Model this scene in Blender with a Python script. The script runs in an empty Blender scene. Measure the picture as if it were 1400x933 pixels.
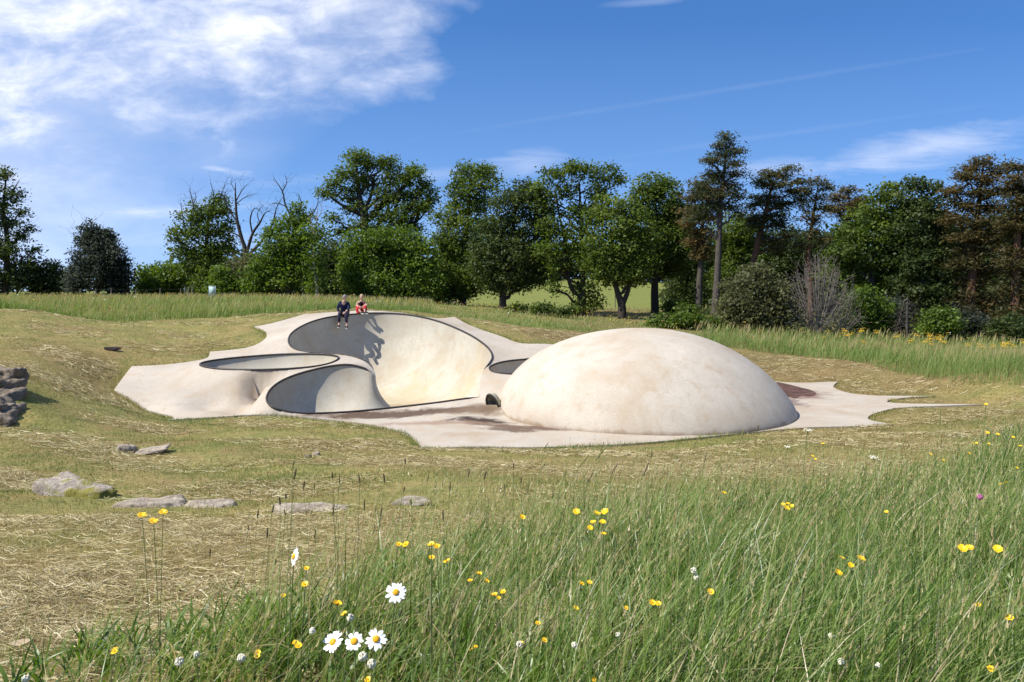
import bpy, math, random
import numpy as np
from mathutils import Vector, Matrix
from mathutils.geometry import delaunay_2d_cdt
random.seed(7)
rng = np.random.default_rng(7)
SC = bpy.context.scene
COL = SC.collection
F = 1089.0      # focal length in photo pixels (1400 wide)
EYE = 3.6       # eye height above the low concrete apron
R = math.radians

def W(px, py, y):
    """photo pixel + distance -> world point"""
    return np.array([(px-700)*y/F, y, EYE-(py-400)*y/F])

# ---------------------------------------------------------------- objects
def put(name, me, mat=None, parent=None, smooth=False):
    o = bpy.data.objects.new(name, me)
    COL.objects.link(o)
    if mat is not None:
        for m in (mat if isinstance(mat, (list, tuple)) else [mat]): me.materials.append(m)
    if parent is not None: o.parent = parent
    if smooth: me.polygons.foreach_set('use_smooth', np.ones(len(me.polygons), bool))
    return o

def thing(name, label, cat, loc=(0, 0, 0), group=None, rot=None):
    o = bpy.data.objects.new(name, None); COL.objects.link(o)
    o.empty_display_size = .1
    o.location = [float(v) for v in loc]
    if rot is not None: o.rotation_euler = rot
    return tag(o, label, cat, group)

def tag(o, label, cat, group=None, kind=None):
    o['label'] = label; o['category'] = cat
    if group: o['group'] = group
    if kind: o['kind'] = kind
    return o

def npmesh(name, co, faces, attrs=None, smooth=False):
    """co (n,3); faces: list of (k,m) int arrays all of one or several sizes"""
    me = bpy.data.meshes.new(name)
    co = np.asarray(co, np.float32)
    me.vertices.add(len(co)); me.vertices.foreach_set('co', co.ravel())
    if isinstance(faces, np.ndarray): faces = [faces]
    faces = [np.asarray(f, np.int32) for f in faces if len(f)]
    nl = sum(f.size for f in faces); nf = sum(len(f) for f in faces)
    me.loops.add(nl); me.loops.foreach_set('vertex_index', np.concatenate([f.ravel() for f in faces]))
    st = []; k = 0
    for f in faces:
        st.append(k+np.arange(len(f))*f.shape[1]); k += f.size
    me.polygons.add(nf); me.polygons.foreach_set('loop_start', np.concatenate(st).astype(np.int32))
    for an, av in (attrs or {}).items():
        a = me.attributes.new(an, 'FLOAT', 'POINT'); a.data.foreach_set('value', np.asarray(av, np.float32))
    me.update(calc_edges=True)
    if smooth: me.polygons.foreach_set('use_smooth', np.ones(nf, bool))
    return me

class MB:
    """collects tubes, quads and lumps into one mesh"""
    def __init__(s): s.v = []; s.f3 = []; s.f4 = []; s.n = 0
    def add(s, v, f):
        v = np.asarray(v, float); f = np.asarray(f, int)
        s.v.append(v)
        (s.f3 if f.shape[1] == 3 else s.f4).append(f+s.n); s.n += len(v)
    def tube(s, pts, rad, k=6, cap=True, closed=False):
        pts = np.asarray(pts, float); n = len(pts)
        rad = np.broadcast_to(np.asarray(rad, float), (n,))
        if closed: t = np.roll(pts, -1, 0)-np.roll(pts, 1, 0)
        else: t = np.gradient(pts, axis=0)
        t /= np.linalg.norm(t, axis=1)[:, None]+1e-9
        ref = np.where((np.abs(t[:, 2]) > .95)[:, None], [[1., 0, 0]], [[0, 0, 1.]])
        a = np.cross(t, ref); a /= np.linalg.norm(a, axis=1)[:, None]+1e-9
        for i in range(1, n):                       # keep frames from flipping
            if np.dot(a[i], a[i-1]) < 0: a[i] = -a[i]
        b = np.cross(t, a)
        th = np.arange(k)*2*np.pi/k
        v = pts[:, None]+rad[:, None, None]*(a[:, None]*np.cos(th)[None, :, None]+b[:, None]*np.sin(th)[None, :, None])
        m = n if closed else n-1
        i = np.arange(m)[:, None]; j = np.arange(k)[None]
        i2 = (i+1) % n; j2 = (j+1) % k
        f = np.stack([i*k+j, i*k+j2, i2*k+j2, i2*k+j], -1).reshape(-1, 4)
        s.add(v.reshape(-1, 3), f)
        if cap and not closed:
            for e, c in ((0, pts[0]), (n-1, pts[-1])):
                q = np.arange(k)
                s.add(np.vstack([v[e], [c]]), np.stack([q, (q+1) % k, np.full(k, k)], -1))
    def box(s, c, h, rz=0.0, bev=0):
        c = np.asarray(c, float); h = np.asarray(h, float)
        q = np.array([[x, y, z] for z in (-1, 1) for x, y in ((-1, -1), (1, -1), (1, 1), (-1, 1))], float)*h
        ca, sa = math.cos(rz), math.sin(rz)
        q = np.stack([q[:, 0]*ca-q[:, 1]*sa, q[:, 0]*sa+q[:, 1]*ca, q[:, 2]], -1)+c
        s.add(q, [[3, 2, 1, 0], [4, 5, 6, 7], [0, 1, 5, 4], [1, 2, 6, 5], [2, 3, 7, 6], [3, 0, 4, 7]])
    def lump(s, c, r, nu=12, nv=8, rough=0., seed=0, rz=0.):
        u = np.arange(nu)*2*np.pi/nu; w = np.linspace(0, np.pi, nv+1)[1:-1]
        d = np.array([[math.cos(a)*math.sin(b), math.sin(a)*math.sin(b), math.cos(b)] for b in w for a in u])
        d = np.vstack([d, [[0, 0, 1.], [0, 0, -1.]]])
        if rough:
            g = np.random.default_rng(seed); sc = np.zeros(len(d))
            for fr, am in ((2., 1.), (4., .5), (8., .3)):
                ks = g.normal(size=(5, 3))*fr; ph = g.uniform(0, 6.28, 5)
                sc += am*np.sin(d@ks.T+ph).mean(1)
            d = d*(1+rough*sc)[:, None]
        p = d*np.asarray(r, float)
        ca, sa = math.cos(rz), math.sin(rz)
        p = np.stack([p[:, 0]*ca-p[:, 1]*sa, p[:, 0]*sa+p[:, 1]*ca, p[:, 2]], -1)+np.asarray(c, float)
        m = nv-1; f = []
        i = np.arange(m-1)[:, None]; j = np.arange(nu)[None]; j2 = (j+1) % nu
        f4 = np.stack([i*nu+j+0*i, (i+1)*nu+j, (i+1)*nu+j2, i*nu+j2+0*i], -1).reshape(-1, 4)
        q = np.arange(nu); T = m*nu
        f3 = np.vstack([np.stack([np.full(nu, T), q, (q+1) % nu], -1),
                        np.stack([np.full(nu, T+1), (m-1)*nu+(q+1) % nu, (m-1)*nu+q], -1)])
        s.add(p, f4); s.f3.append(f3+s.n-len(p))
    def mesh(s, name, smooth=False):
        fs = []
        if s.f4: fs.append(np.concatenate(s.f4))
        if s.f3: fs.append(np.concatenate(s.f3))
        return npmesh(name, np.concatenate(s.v), fs, smooth=smooth)
    def build(s, name, mat, parent=None, smooth=True):
        return put(name, s.mesh(name, smooth), mat, parent)

def catmull(P, per=6, closed=False):
    P = np.asarray(P, float); n = len(P); out = []
    for i in range(n if closed else n-1):
        if closed: a, b, c, d = P[i-1], P[i], P[(i+1) % n], P[(i+2) % n]
        else:
            b, c = P[i], P[i+1]
            a = P[i-1] if i else 2*b-c
            d = P[i+2] if i+2 < n else 2*c-b
        for k in range(per):
            t = k/per
            out.append(.5*((2*b)+(c-a)*t+(2*a-5*b+4*c-d)*t*t+(3*b-a-3*c+d)*t**3))
    if not closed: out.append(P[-1])
    return np.array(out)

def resample(P, n, closed=False):
    P = np.asarray(P, float)
    if closed: P = np.vstack([P, P[:1]])
    s = np.concatenate([[0], np.cumsum(np.linalg.norm(np.diff(P, axis=0), axis=1))])
    t = np.linspace(0, s[-1], n+1)[:-1] if closed else np.linspace(0, s[-1], n)
    return np.stack([np.interp(t, s, P[:, k]) for k in range(P.shape[1])], -1)

def in_poly(p, poly):
    x, y = p[:, 0], p[:, 1]; ins = np.zeros(len(p), bool)
    n = len(poly)
    for i in range(n):
        x1, y1 = poly[i][0], poly[i][1]; x2, y2 = poly[(i+1) % n][0], poly[(i+1) % n][1]
        if y1 == y2: continue
        c = ((y1 > y) != (y2 > y)) & (x < (x2-x1)*(y-y1)/(y2-y1)+x1)
        ins ^= c
    return ins

def seg_dist(p, line, closed=False):
    d = np.full(len(p), 1e9); n = len(line)
    for i in range(n if closed else n-1):
        a = np.asarray(line[i][:2]); b = np.asarray(line[(i+1) % n][:2]); ab = b-a
        t = np.clip(((p-a)@ab)/(ab@ab+1e-12), 0, 1)
        d = np.minimum(d, np.linalg.norm(p-(a+t[:, None]*ab), axis=1))
    return d

class TPS:
    def __init__(s, P, z, lam=1e-3):
        P = np.asarray(P, float); z = np.asarray(z, float)
        s.c = P.mean(0); s.sc = 20.0
        s.P = (P-s.c)/s.sc; n = len(P)
        K = s.k(s.P, s.P)+lam*np.eye(n); Q = np.hstack([np.ones((n, 1)), s.P])
        A = np.block([[K, Q], [Q.T, np.zeros((3, 3))]])
        s.w = np.linalg.lstsq(A, np.concatenate([z, np.zeros(3)]), rcond=None)[0]
    def k(s, A, B):
        r2 = ((A[:, None]-B[None])**2).sum(-1)
        return .5*r2*np.log(r2+1e-12)
    def __call__(s, p):
        p = (np.asarray(p, float)[:, :2]-s.c)/s.sc; out = []
        for i in range(0, len(p), 20000):
            q = p[i:i+20000]
            out.append(s.k(q, s.P)@s.w[:-3]+s.w[-3]+q@s.w[-2:])
        return np.concatenate(out) if out else np.zeros(0)

# ---------------------------------------------------------------- materials
def mat(name):
    m = bpy.data.materials.new(name); m.use_nodes = True
    nt = m.node_tree; b = nt.nodes['Principled BSDF']
    return m, nt, b
def N(nt, t, **kw):
    n = nt.nodes.new(t)
    for k, v in kw.items():
        if k.startswith('i_'):
            n.inputs[k[2:].replace('_', ' ')].default_value = v
        else: setattr(n, k, v)
    return n
def ramp(nt, fac, stops, interp='LINEAR'):
    r = N(nt, 'ShaderNodeValToRGB'); r.color_ramp.interpolation = interp
    e = r.color_ramp.elements
    while len(e) < len(stops): e.new(.5)
    for q, (p, c) in zip(e, stops):
        q.position = p; q.color = (*c, 1) if len(c) == 3 else c
    nt.links.new(fac, r.inputs[0]); return r.outputs[0]
def noise(nt, vec, scale, detail=5, rough=.55, dist=0., out=0):
    n = N(nt, 'ShaderNodeTexNoise'); n.inputs['Scale'].default_value = scale; n.inputs['Detail'].default_value = detail
    n.inputs['Roughness'].default_value = rough; n.inputs['Distortion'].default_value = dist
    if vec is not None: nt.links.new(vec, n.inputs['Vector'])
    return n.outputs[out]
def math_(nt, op, a, b=None, clamp=False):
    n = N(nt, 'ShaderNodeMath', operation=op); n.use_clamp = clamp
    for i, v in enumerate((a, b)):
        if v is None: continue
        if isinstance(v, (int, float)): n.inputs[i].default_value = v
        else: nt.links.new(v, n.inputs[i])
    return n.outputs[0]
def mix(nt, fac, a, b, mode='MIX'):
    n = N(nt, 'ShaderNodeMix', data_type='RGBA', blend_type=mode)
    for s, v in ((n.inputs[0], fac), (n.inputs[6], a), (n.inputs[7], b)):
        if isinstance(v, (int, float)): s.default_value = v
        elif isinstance(v, tuple): s.default_value = (*v, 1)
        else: nt.links.new(v, s)
    return n.outputs[2]
def bump(nt, b, h, strength=.3, dist=.02):
    n = N(nt, 'ShaderNodeBump'); n.inputs['Strength'].default_value = strength; n.inputs['Distance'].default_value = dist
    nt.links.new(h, n.inputs['Height']); nt.links.new(n.outputs[0], b.inputs['Normal'])
def simple(name, col, rough=.7, var=.25, scale=8., spec=.3):
    m, nt, b = mat(name)
    tc = N(nt, 'ShaderNodeTexCoord').outputs['Object']
    f = noise(nt, tc, scale)
    c2 = tuple(min(1, c*(1+var)) for c in col); c1 = tuple(c*(1-var) for c in col)
    nt.links.new(ramp(nt, f, [(.3, c1), (.7, c2)]), b.inputs['Base Color'])
    b.inputs['Roughness'].default_value = rough
    b.inputs['Specular IOR Level'].default_value = spec
    return m
def leafmat(name, stops, trans=.35, tcol=None, rough=.55, spec=.25):
    """colour by the per-clump 'tint' attribute, thin and partly see-through"""
    m, nt, b = mat(name)
    a = N(nt, 'ShaderNodeAttribute', attribute_name='tint')
    c = ramp(nt, a.outputs['Fac'], stops)
    nt.links.new(c, b.inputs['Base Color'])
    b.inputs['Roughness'].default_value = rough; b.inputs['Specular IOR Level'].default_value = spec
    tr = N(nt, 'ShaderNodeBsdfTranslucent')
    hs = N(nt, 'ShaderNodeHueSaturation'); hs.inputs['Saturation'].default_value = 1.15; hs.inputs['Value'].default_value = 1.25
    nt.links.new(c, hs.inputs['Color']); nt.links.new(hs.outputs[0], tr.inputs['Color'])
    mx = N(nt, 'ShaderNodeMixShader'); mx.inputs[0].default_value = trans
    nt.links.new(b.outputs[0], mx.inputs[1]); nt.links.new(tr.outputs[0], mx.inputs[2])
    nt.links.new(mx.outputs[0], nt.nodes['Material Output'].inputs['Surface'])
    return m
# ================================================================ concrete curves (photo px, py, distance)
def L(*pts): return np.array([W(*p) for p in pts])
# outline of the slab, split at its pointed tips
OUT = [
 [(415.7,429.6,35.5),(460,426.5,36.2),(504,424.8,36.6),(551,428,36.2),(593,435,35.2),(621.5,433.6,35.8)],
 [(621.5,433.6,35.8),(645,446,33.8),(685,460,31.8),(712,469.5,30.6),(756,471,31),(830,482,31.6),(950,507,32.4),(1069,522.4,32),(1145,522,32.1)],
 [(1145,522,32.1),(1139.6,529.6,30.2),(1159,537,28.6),(1188,540.4,27.9),(1217,541.3,27.7),(1278,541.3,27.7)],
 [(1278,541.3,27.7),(1235,544.2,27.2),(1213.6,548,26.5),(1228,551.5,25.9),(1342,553,25.6)],
 [(1342,553,25.6),(1239,557,25.0),(1207,562,24.2),(1188,569,23.2),(1191,575,22.4),(1223,580,21.8)],
 [(1223,580,21.8),(1175,582.7,21.45),(1111,584.3,21.25),(1030,590.7,20.55),(950,599,19.7),(878,605.5,19.07),(800,610,18.66),(730,611.5,18.53),(660,610.5,18.6),(610,611.5,18.55),(576,612,18.5)],
 [(576,612,18.5),(567,600,19.5),(545,589,20.7),(510,581,21.5),(468,576,22.1),(411,569.5,22.5),(357,567,22.75),(283,571,22.6),(223,575,22.4)],
 [(223,575,22.4),(240,570.6,22.75),(205,562,23.3),(183,548.6,23.8),(156,533,24.5)],
 [(156,533,24.5),(168.6,515.7,25.5),(180,501,26.6)],
 [(180,501,26.6),(226,498.6,26.8),(266,493.6,27.3),(284,489,28.0),(287,481,29)],
 [(287,481,29),(311,479,29),(340,475,29.3),(358,467,30),(365,458.6,31),(360,451,32),(347,446.6,33)],
 [(347,446.6,33),(368,443,33.5),(391,437,34.5),(415.7,429.6,35.5)],
]
outline = np.vstack([resample(catmull(L(*s), 6), max(6, int(np.linalg.norm(np.diff(catmull(L(*s), 6), axis=0), axis=1).sum()/.3)))[:-1] for s in OUT])
out_ctrl = np.vstack([L(*s[:-1]) for s in OUT])
# rim of the big + front pool: one loop with a ridge pushed into it
RIM_A = [(513.5,514.5,25.5),(511,506,25.85),(502,496,26.25),(485,488.5,26.8),(465,485,27.2),(440,483,27.6),(421,481.8,27.9),(402,477,28.1),(394.5,467,28.7),(400,455,30),(420,443,31.8),(445,435.3,33.2),(480,430.5,34.2),(520,428.6,34.6),(560,431,34.2),(600,440,33.0),(640,457,31.2),(665,474,29.3),(673,487,28.0),(669.5,497,27.0),(662,505,26.3)]
RIM_C = [(658.5,514,25.9),(656.5,527,25.3),(655.5,537,24.85)]
RIM_B = [(655,543.5,24.6),(628,547,24.5),(600,551,24.3),(570,554.6,24.1),(540,558,23.9),(490,563,23.4),(450,565.5,23.1),(415,566,22.85),(390,563,22.75),(373,557.5,22.75),(365.5,550,23.0),(365.5,541,23.35),(372,531,23.75),(385,521.5,24.25),(405,513,24.75),(430,506,25.1),(452,501.4,25.3),(475,499.4,25.4),(495,503.2,25.4),(508,510,25.35)]
pool_loop = resample(catmull(L(*(RIM_A+RIM_C+RIM_B)), 8, True), 300, True)
rimA = catmull(L(*RIM_A), 8); rimB = catmull(L(*RIM_B), 8)
SMALL_L = [(463,490.5,26.4),(452,497,25.8),(430,501.8,25.35),(400,504.6,25.1),(370,506,24.98),(340,506.4,24.95),(305,505.5,25.1),(281,502.5,25.5),(273.5,499,26),(281,495.5,26.6),(305,491.7,26.9),(345,487.8,27.2),(390,485,27.35),(430,484.4,27.2),(455,486.4,26.9)]
left_loop = resample(catmull(L(*SMALL_L), 8, True), 120, True)
SMALL_R = [(669.5,505,26.25),(675,509,25.98),(690,511.6,25.85),(712,512.3,25.85)]
SMALL_R2 = [(1.3,25.9,.95),(2.1,26.6,.95),(2.0,27.6,1.0)]
SMALL_R3 = [(740,491.4,28.5),(715,492.3,28.2),(695,494.3,27.8),(680,497.5,27.2),(671,501.5,26.6)]
right_ctrl = np.vstack([L(*SMALL_R), np.array(SMALL_R2), L(*SMALL_R3)])
right_loop = resample(catmull(right_ctrl, 8, True), 90, True)

DOME_C = np.array([4.05, 24.5]); DOME_R = 4.50; DOME_H = 2.5; DOME_Z = .0
# ---- deck surface
EXTRA = L((357,545,23.2),(357.5,552,22.95),(359,538,23.5),(365,528.5,23.95),(379,519,24.4),(386,514.5,24.95),
          (250,512,25.5),(250,535,24.5),(250,555,23.5),(290,563,22.95),(330,565,22.9),(357,541,24.88),(352,548,24.75),(347,556,24.35),(342,565,23.4),(373,521.5,24.9),(364,531,24.9),(359,549,24.3),
          (205,512,25.8),(205,535,24.6),(225,555,23.5),(590,590,20.6),(700,590,20.7),(640,572,22.4),(660,560,23.5),(683,568,23.2),(560,572,22.6),(690,540,24.4),(690,525,25.1),(672,528,25.05),
          (640,440,34.5),(700,480,29.3),(725,485,29.0))
# rounded outer wall of the left pool: an offset of its near rim, rolling over and then down to the foot
ll = left_loop; tl = np.roll(ll, -1, 0)-np.roll(ll, 1, 0); nl = np.stack([tl[:, 1], -tl[:, 0]], -1); nl /= np.linalg.norm(nl, axis=1)[:, None]
if .5*np.sum(ll[:, 0]*np.roll(ll[:, 1], -1)-np.roll(ll[:, 0], -1)*ll[:, 1]) < 0: nl = -nl
barrel = []
for k in range(0, len(ll), 3):
    pxk = 700+ll[k, 0]*F/ll[k, 1]
    if ll[k, 1] > 25.9 or pxk < 303 or pxk > 342: continue
    for d_, fz in ((.16, .965), (.34, .80), (.50, .55), (.66, .31), (.90, .14), (1.25, .06)):
        q_ = ll[k, :2]+nl[k]*d_
        md = np.hypot(*(pool_loop[:, :2]-q_).T).min()
        if md > .34 and not in_poly(q_[None], pool_loop)[0]: barrel.append([q_[0], q_[1], ll[k, 2]*fz])
EXTRA = np.vstack([EXTRA, barrel])
EXTRA = np.vstack([EXTRA, [[8.6,24.4,0.0],[7.5,21.4,0.],[4.,19.9,0.],[1,21.3,0.],[9.5,27,0.],[7.4,28.2,0.],[11,25,0.],[4.,29.2,.9],[6.0,28.9,.35],[1.6,28.4,1.15]]])
near_mid = L((358,551,22.95),(358,541,23.35),(365,529.5,23.9),(379,519.5,24.4),(372,562.5,22.6),(392,567,22.55),(415,569,22.6))
dc = np.vstack([outline[::3], pool_loop[::3], left_loop[::3], right_loop[::4], EXTRA])
deck_z = TPS(dc[:, :2], dc[:, 2], 2e-6)

def cdt(points, loops, eps=1e-4):
    vs = []; ed = []
    for lp in loops:
        n = len(lp); b = len(vs)
        vs += [Vector((float(p[0]), float(p[1]))) for p in lp]
        ed += [(b+i, b+(i+1) % n) for i in range(n)]
    vs += [Vector((float(p[0]), float(p[1]))) for p in points]
    v, e, f, ov, oe, of = delaunay_2d_cdt(vs, ed, [], 0, eps)
    v = np.array([(q.x, q.y) for q in v]); f = np.array([q for q in f if len(q) == 3])
    return v, f

def snap_z(v, loops, z):
    for lp in loops:
        d = ((v[:, None]-lp[None, :, :2])**2).sum(-1); k = d.argmin(1); m = d.min(1) < 1e-6
        z[m] = lp[k[m], 2]
    return z

gx, gy = np.meshgrid(np.arange(-14, 17, .22), np.arange(18, 37.2, .22)); g = np.stack([gx.ravel(), gy.ravel()], -1)
g += rng.uniform(-.04, .04, g.shape)
ok = in_poly(g, outline) & ~in_poly(g, pool_loop) & ~in_poly(g, left_loop) & ~in_poly(g, right_loop)
for lp in (outline, pool_loop, left_loop, right_loop): ok &= seg_dist(g, lp, True) > .09
dv, df = cdt(g[ok], [outline, pool_loop, left_loop, right_loop])
cen = dv[df].mean(1)
keep = in_poly(cen, outline) & ~in_poly(cen, pool_loop) & ~in_poly(cen, left_loop) & ~in_poly(cen, right_loop)
df = df[keep]
dz = snap_z(dv, [outline, pool_loop, left_loop, right_loop], deck_z(dv))
dvv = np.column_stack([dv, dz])
tri = dvv[df]; up = np.cross(tri[:, 1]-tri[:, 0], tri[:, 2]-tri[:, 0])[:, 2] < 0
df[up] = df[up][:, ::-1]
n0 = len(dvv); no = len(outline)
skirt = np.vstack([outline, outline-np.array([0, 0, .3])])
si = np.arange(no); sj = (si+1) % no
sf = np.stack([si, si+no, sj+no, sj], -1)+n0

# ---- materials of the concrete
def concrete(name, base=(.60, .535, .445), stain=.5, spots=(), foot=False):
    m, nt, b = mat(name)
    p = N(nt, 'ShaderNodeTexCoord').outputs['Object']
    big = noise(nt, p, .55, 6, .6, .6); mid = noise(nt, p, 2.2, 6, .62, .4); fine = noise(nt, p, 30, 4, .6)
    st = N(nt, 'ShaderNodeMapping'); st.inputs['Scale'].default_value = (1.2, 1.2, .12)
    nt.links.new(p, st.inputs['Vector']); streak = noise(nt, st.outputs[0], 2.6, 5, .6)
    c = ramp(nt, big, [(.32, tuple(q*k for q, k in zip(base, (.90, .83, .75)))), (.50, base), (.70, tuple(q*k for q, k in zip(base, (1.13, 1.13, 1.14))))])
    c = mix(nt, math_(nt, 'MULTIPLY', ramp(nt, mid, [(.52, (0, 0, 0)), (.75, (1, 1, 1))]), stain*.8), c, (.42, .31, .20))
    c = mix(nt, math_(nt, 'MULTIPLY', ramp(nt, streak, [(.5, (0, 0, 0)), (.78, (1, 1, 1))]), stain*.6), c, (.40, .345, .26))
    c = mix(nt, .42, c, ramp(nt, fine, [(.28, (.66, .63, .60)), (.6, (1.04, 1.04, 1.04))]), 'MULTIPLY')
    rough = .8
    # scuffs and wheel marks: thin curved dark and pale hairlines
    wv = N(nt, 'ShaderNodeTexVoronoi', feature='DISTANCE_TO_EDGE'); wv.inputs['Scale'].default_value = .9
    wp = N(nt, 'ShaderNodeVectorMath', operation='ADD'); nz = N(nt, 'ShaderNodeTexNoise'); nz.inputs['Scale'].default_value = 1.3; nz.inputs['Detail'].default_value = 4
    nt.links.new(p, nz.inputs['Vector']); sc_ = N(nt, 'ShaderNodeVectorMath', operation='SCALE'); sc_.inputs['Scale'].default_value = 1.6; nt.links.new(nz.outputs[1], sc_.inputs[0])
    nt.links.new(p, wp.inputs[0]); nt.links.new(sc_.outputs[0], wp.inputs[1]); nt.links.new(wp.outputs[0], wv.inputs['Vector'])
    crack = ramp(nt, wv.outputs[0], [(.0, (1, 1, 1)), (.012, (0, 0, 0))])
    c = mix(nt, math_(nt, 'MULTIPLY', math_(nt, 'MULTIPLY', crack, ramp(nt, big, [(.45, (0, 0, 0)), (.6, (1, 1, 1))])), .30), c, (.17, .14, .11))
    sm_ = N(nt, 'ShaderNodeMapping'); sm_.inputs['Scale'].default_value = (.5, .5, 9); sm_.inputs['Rotation'].default_value = (.5, .3, 0); nt.links.new(wp.outputs[0], sm_.inputs['Vector'])
    c = mix(nt, math_(nt, 'MULTIPLY', ramp(nt, noise(nt, sm_.outputs[0], 2.2, 5, .7), [(.56, (0, 0, 0)), (.72, (1, 1, 1))]), .28), c, (.36, .31, .24))
    for (x, y, rx, ry, rot, amt, col, sc) in spots:      # worn / wet marks with a place of their own
        mp = N(nt, 'ShaderNodeMapping', vector_type='TEXTURE')
        mp.inputs['Location'].default_value = (x, y, 0); mp.inputs['Rotation'].default_value = (0, 0, rot); mp.inputs['Scale'].default_value = (rx, ry, 50)
        nt.links.new(p, mp.inputs['Vector'])
        ln = N(nt, 'ShaderNodeVectorMath', operation='LENGTH'); nt.links.new(mp.outputs[0], ln.inputs[0])
        d = math_(nt, 'SUBTRACT', 1.25, ln.outputs['Value'])
        d = math_(nt, 'ADD', d, math_(nt, 'MULTIPLY', math_(nt, 'SUBTRACT', noise(nt, p, sc, 6, .65, .6), .5), 2.0))
        f = math_(nt, 'MULTIPLY', ramp(nt, d, [(.15, (0, 0, 0)), (.75, (1, 1, 1))]), amt)
        c = mix(nt, f, c, mix(nt, ramp(nt, fine, [(.35, (0, 0, 0)), (.65, (1, 1, 1))]), col, tuple(min(1., q*1.5) for q in col)))
    if foot:                                             # dirt line where the shell meets the slab
        sp = N(nt, 'ShaderNodeSeparateXYZ'); nt.links.new(p, sp.inputs[0])
        d = math_(nt, 'SUBTRACT', math_(nt, 'ADD', math_(nt, 'MULTIPLY', mid, .42), -.10), sp.outputs[2])
        c = mix(nt, math_(nt, 'MULTIPLY', ramp(nt, d, [(.0, (0, 0, 0)), (.14, (1, 1, 1))]), .75), c, (.20, .125, .065))
    nt.links.new(c, b.inputs['Base Color'])
    b.inputs['Roughness'].default_value = rough; b.inputs['Specular IOR Level'].default_value = .25
    bump(nt, b, math_(nt, 'ADD', math_(nt, 'MULTIPLY', fine, .35), mid), .22, .02)
    return m
def wx(px, py, y): q = W(px, py, y); return q[0], q[1]
BR = (.10, .052, .028); DK = (.045, .03, .022)
deck_spots = [
 (*wx(540,566,23.2), 3.4, .55, .18, 1., (.085,.055,.036), 1.6), (*wx(655,576,22.2), .95, .6, 0, 1., DK, 3.), (*wx(700,588,20.9), .8, .35, -.4, .9, (.09,.055,.035), 3.), (*wx(650,560,23.5), 1.0, .6, .2, .8, (.13,.085,.05), 2.),
 (*wx(640,594,20.2), .9, .4, .1, .45, (.27,.18,.105), 3.), (*wx(720,584,21.3), 1.9, .42, -.35, .95, (.10,.062,.042), 2.5), (*wx(600,580,21.8), 2.4, .3, .1, .7, (.21,.135,.085), 2.),
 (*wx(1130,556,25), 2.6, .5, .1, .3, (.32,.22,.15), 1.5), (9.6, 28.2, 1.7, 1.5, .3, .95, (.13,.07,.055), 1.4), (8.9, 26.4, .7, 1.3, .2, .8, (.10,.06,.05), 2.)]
M_DECK = concrete('deck_concrete', (.435, .380, .305), .95, deck_spots)
M_WALL = concrete('pool_concrete', (.46, .422, .335), .85, [(*wx(558,548,29.5), 1.6, .7, 0, .75, (.17,.11,.055), 2.), (*wx(540,520,31), 1.8, 2.0, 0, .45, (.38,.30,.16), 1.5), (*wx(600,535,29.5), 2.2, .8, .2, .5, (.36,.26,.13), 2.)])
M_DOME = concrete('dome_concrete', (.485, .425, .340), .95, (), True)
m, nt, b = mat('coping_metal'); M_COP = m
pp = N(nt, 'ShaderNodeTexCoord').outputs['Object']
nt.links.new(ramp(nt, noise(nt, pp, 6), [(.3, (.018, .015, .013)), (.7, (.05, .04, .036))]), b.inputs['Base Color'])
b.inputs['Roughness'].default_value = .55; b.inputs['Metallic'].default_value = .3

park = thing('skate_bowl', 'pale concrete skate bowl with dark rims and pointed slab edges sunk in the mown grass', 'skate bowl', (0, 0, 0))
put('deck', npmesh('deck', np.vstack([dvv, skirt]), [df, sf]), M_DECK, park)
dk = park.children[0].data
sm = np.zeros(len(dk.polygons), bool); sm[:len(df)] = True
sm = np.concatenate([np.ones(len(df), bool), np.zeros(len(sf), bool)]); dk.polygons.foreach_set('use_smooth', sm)

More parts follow.
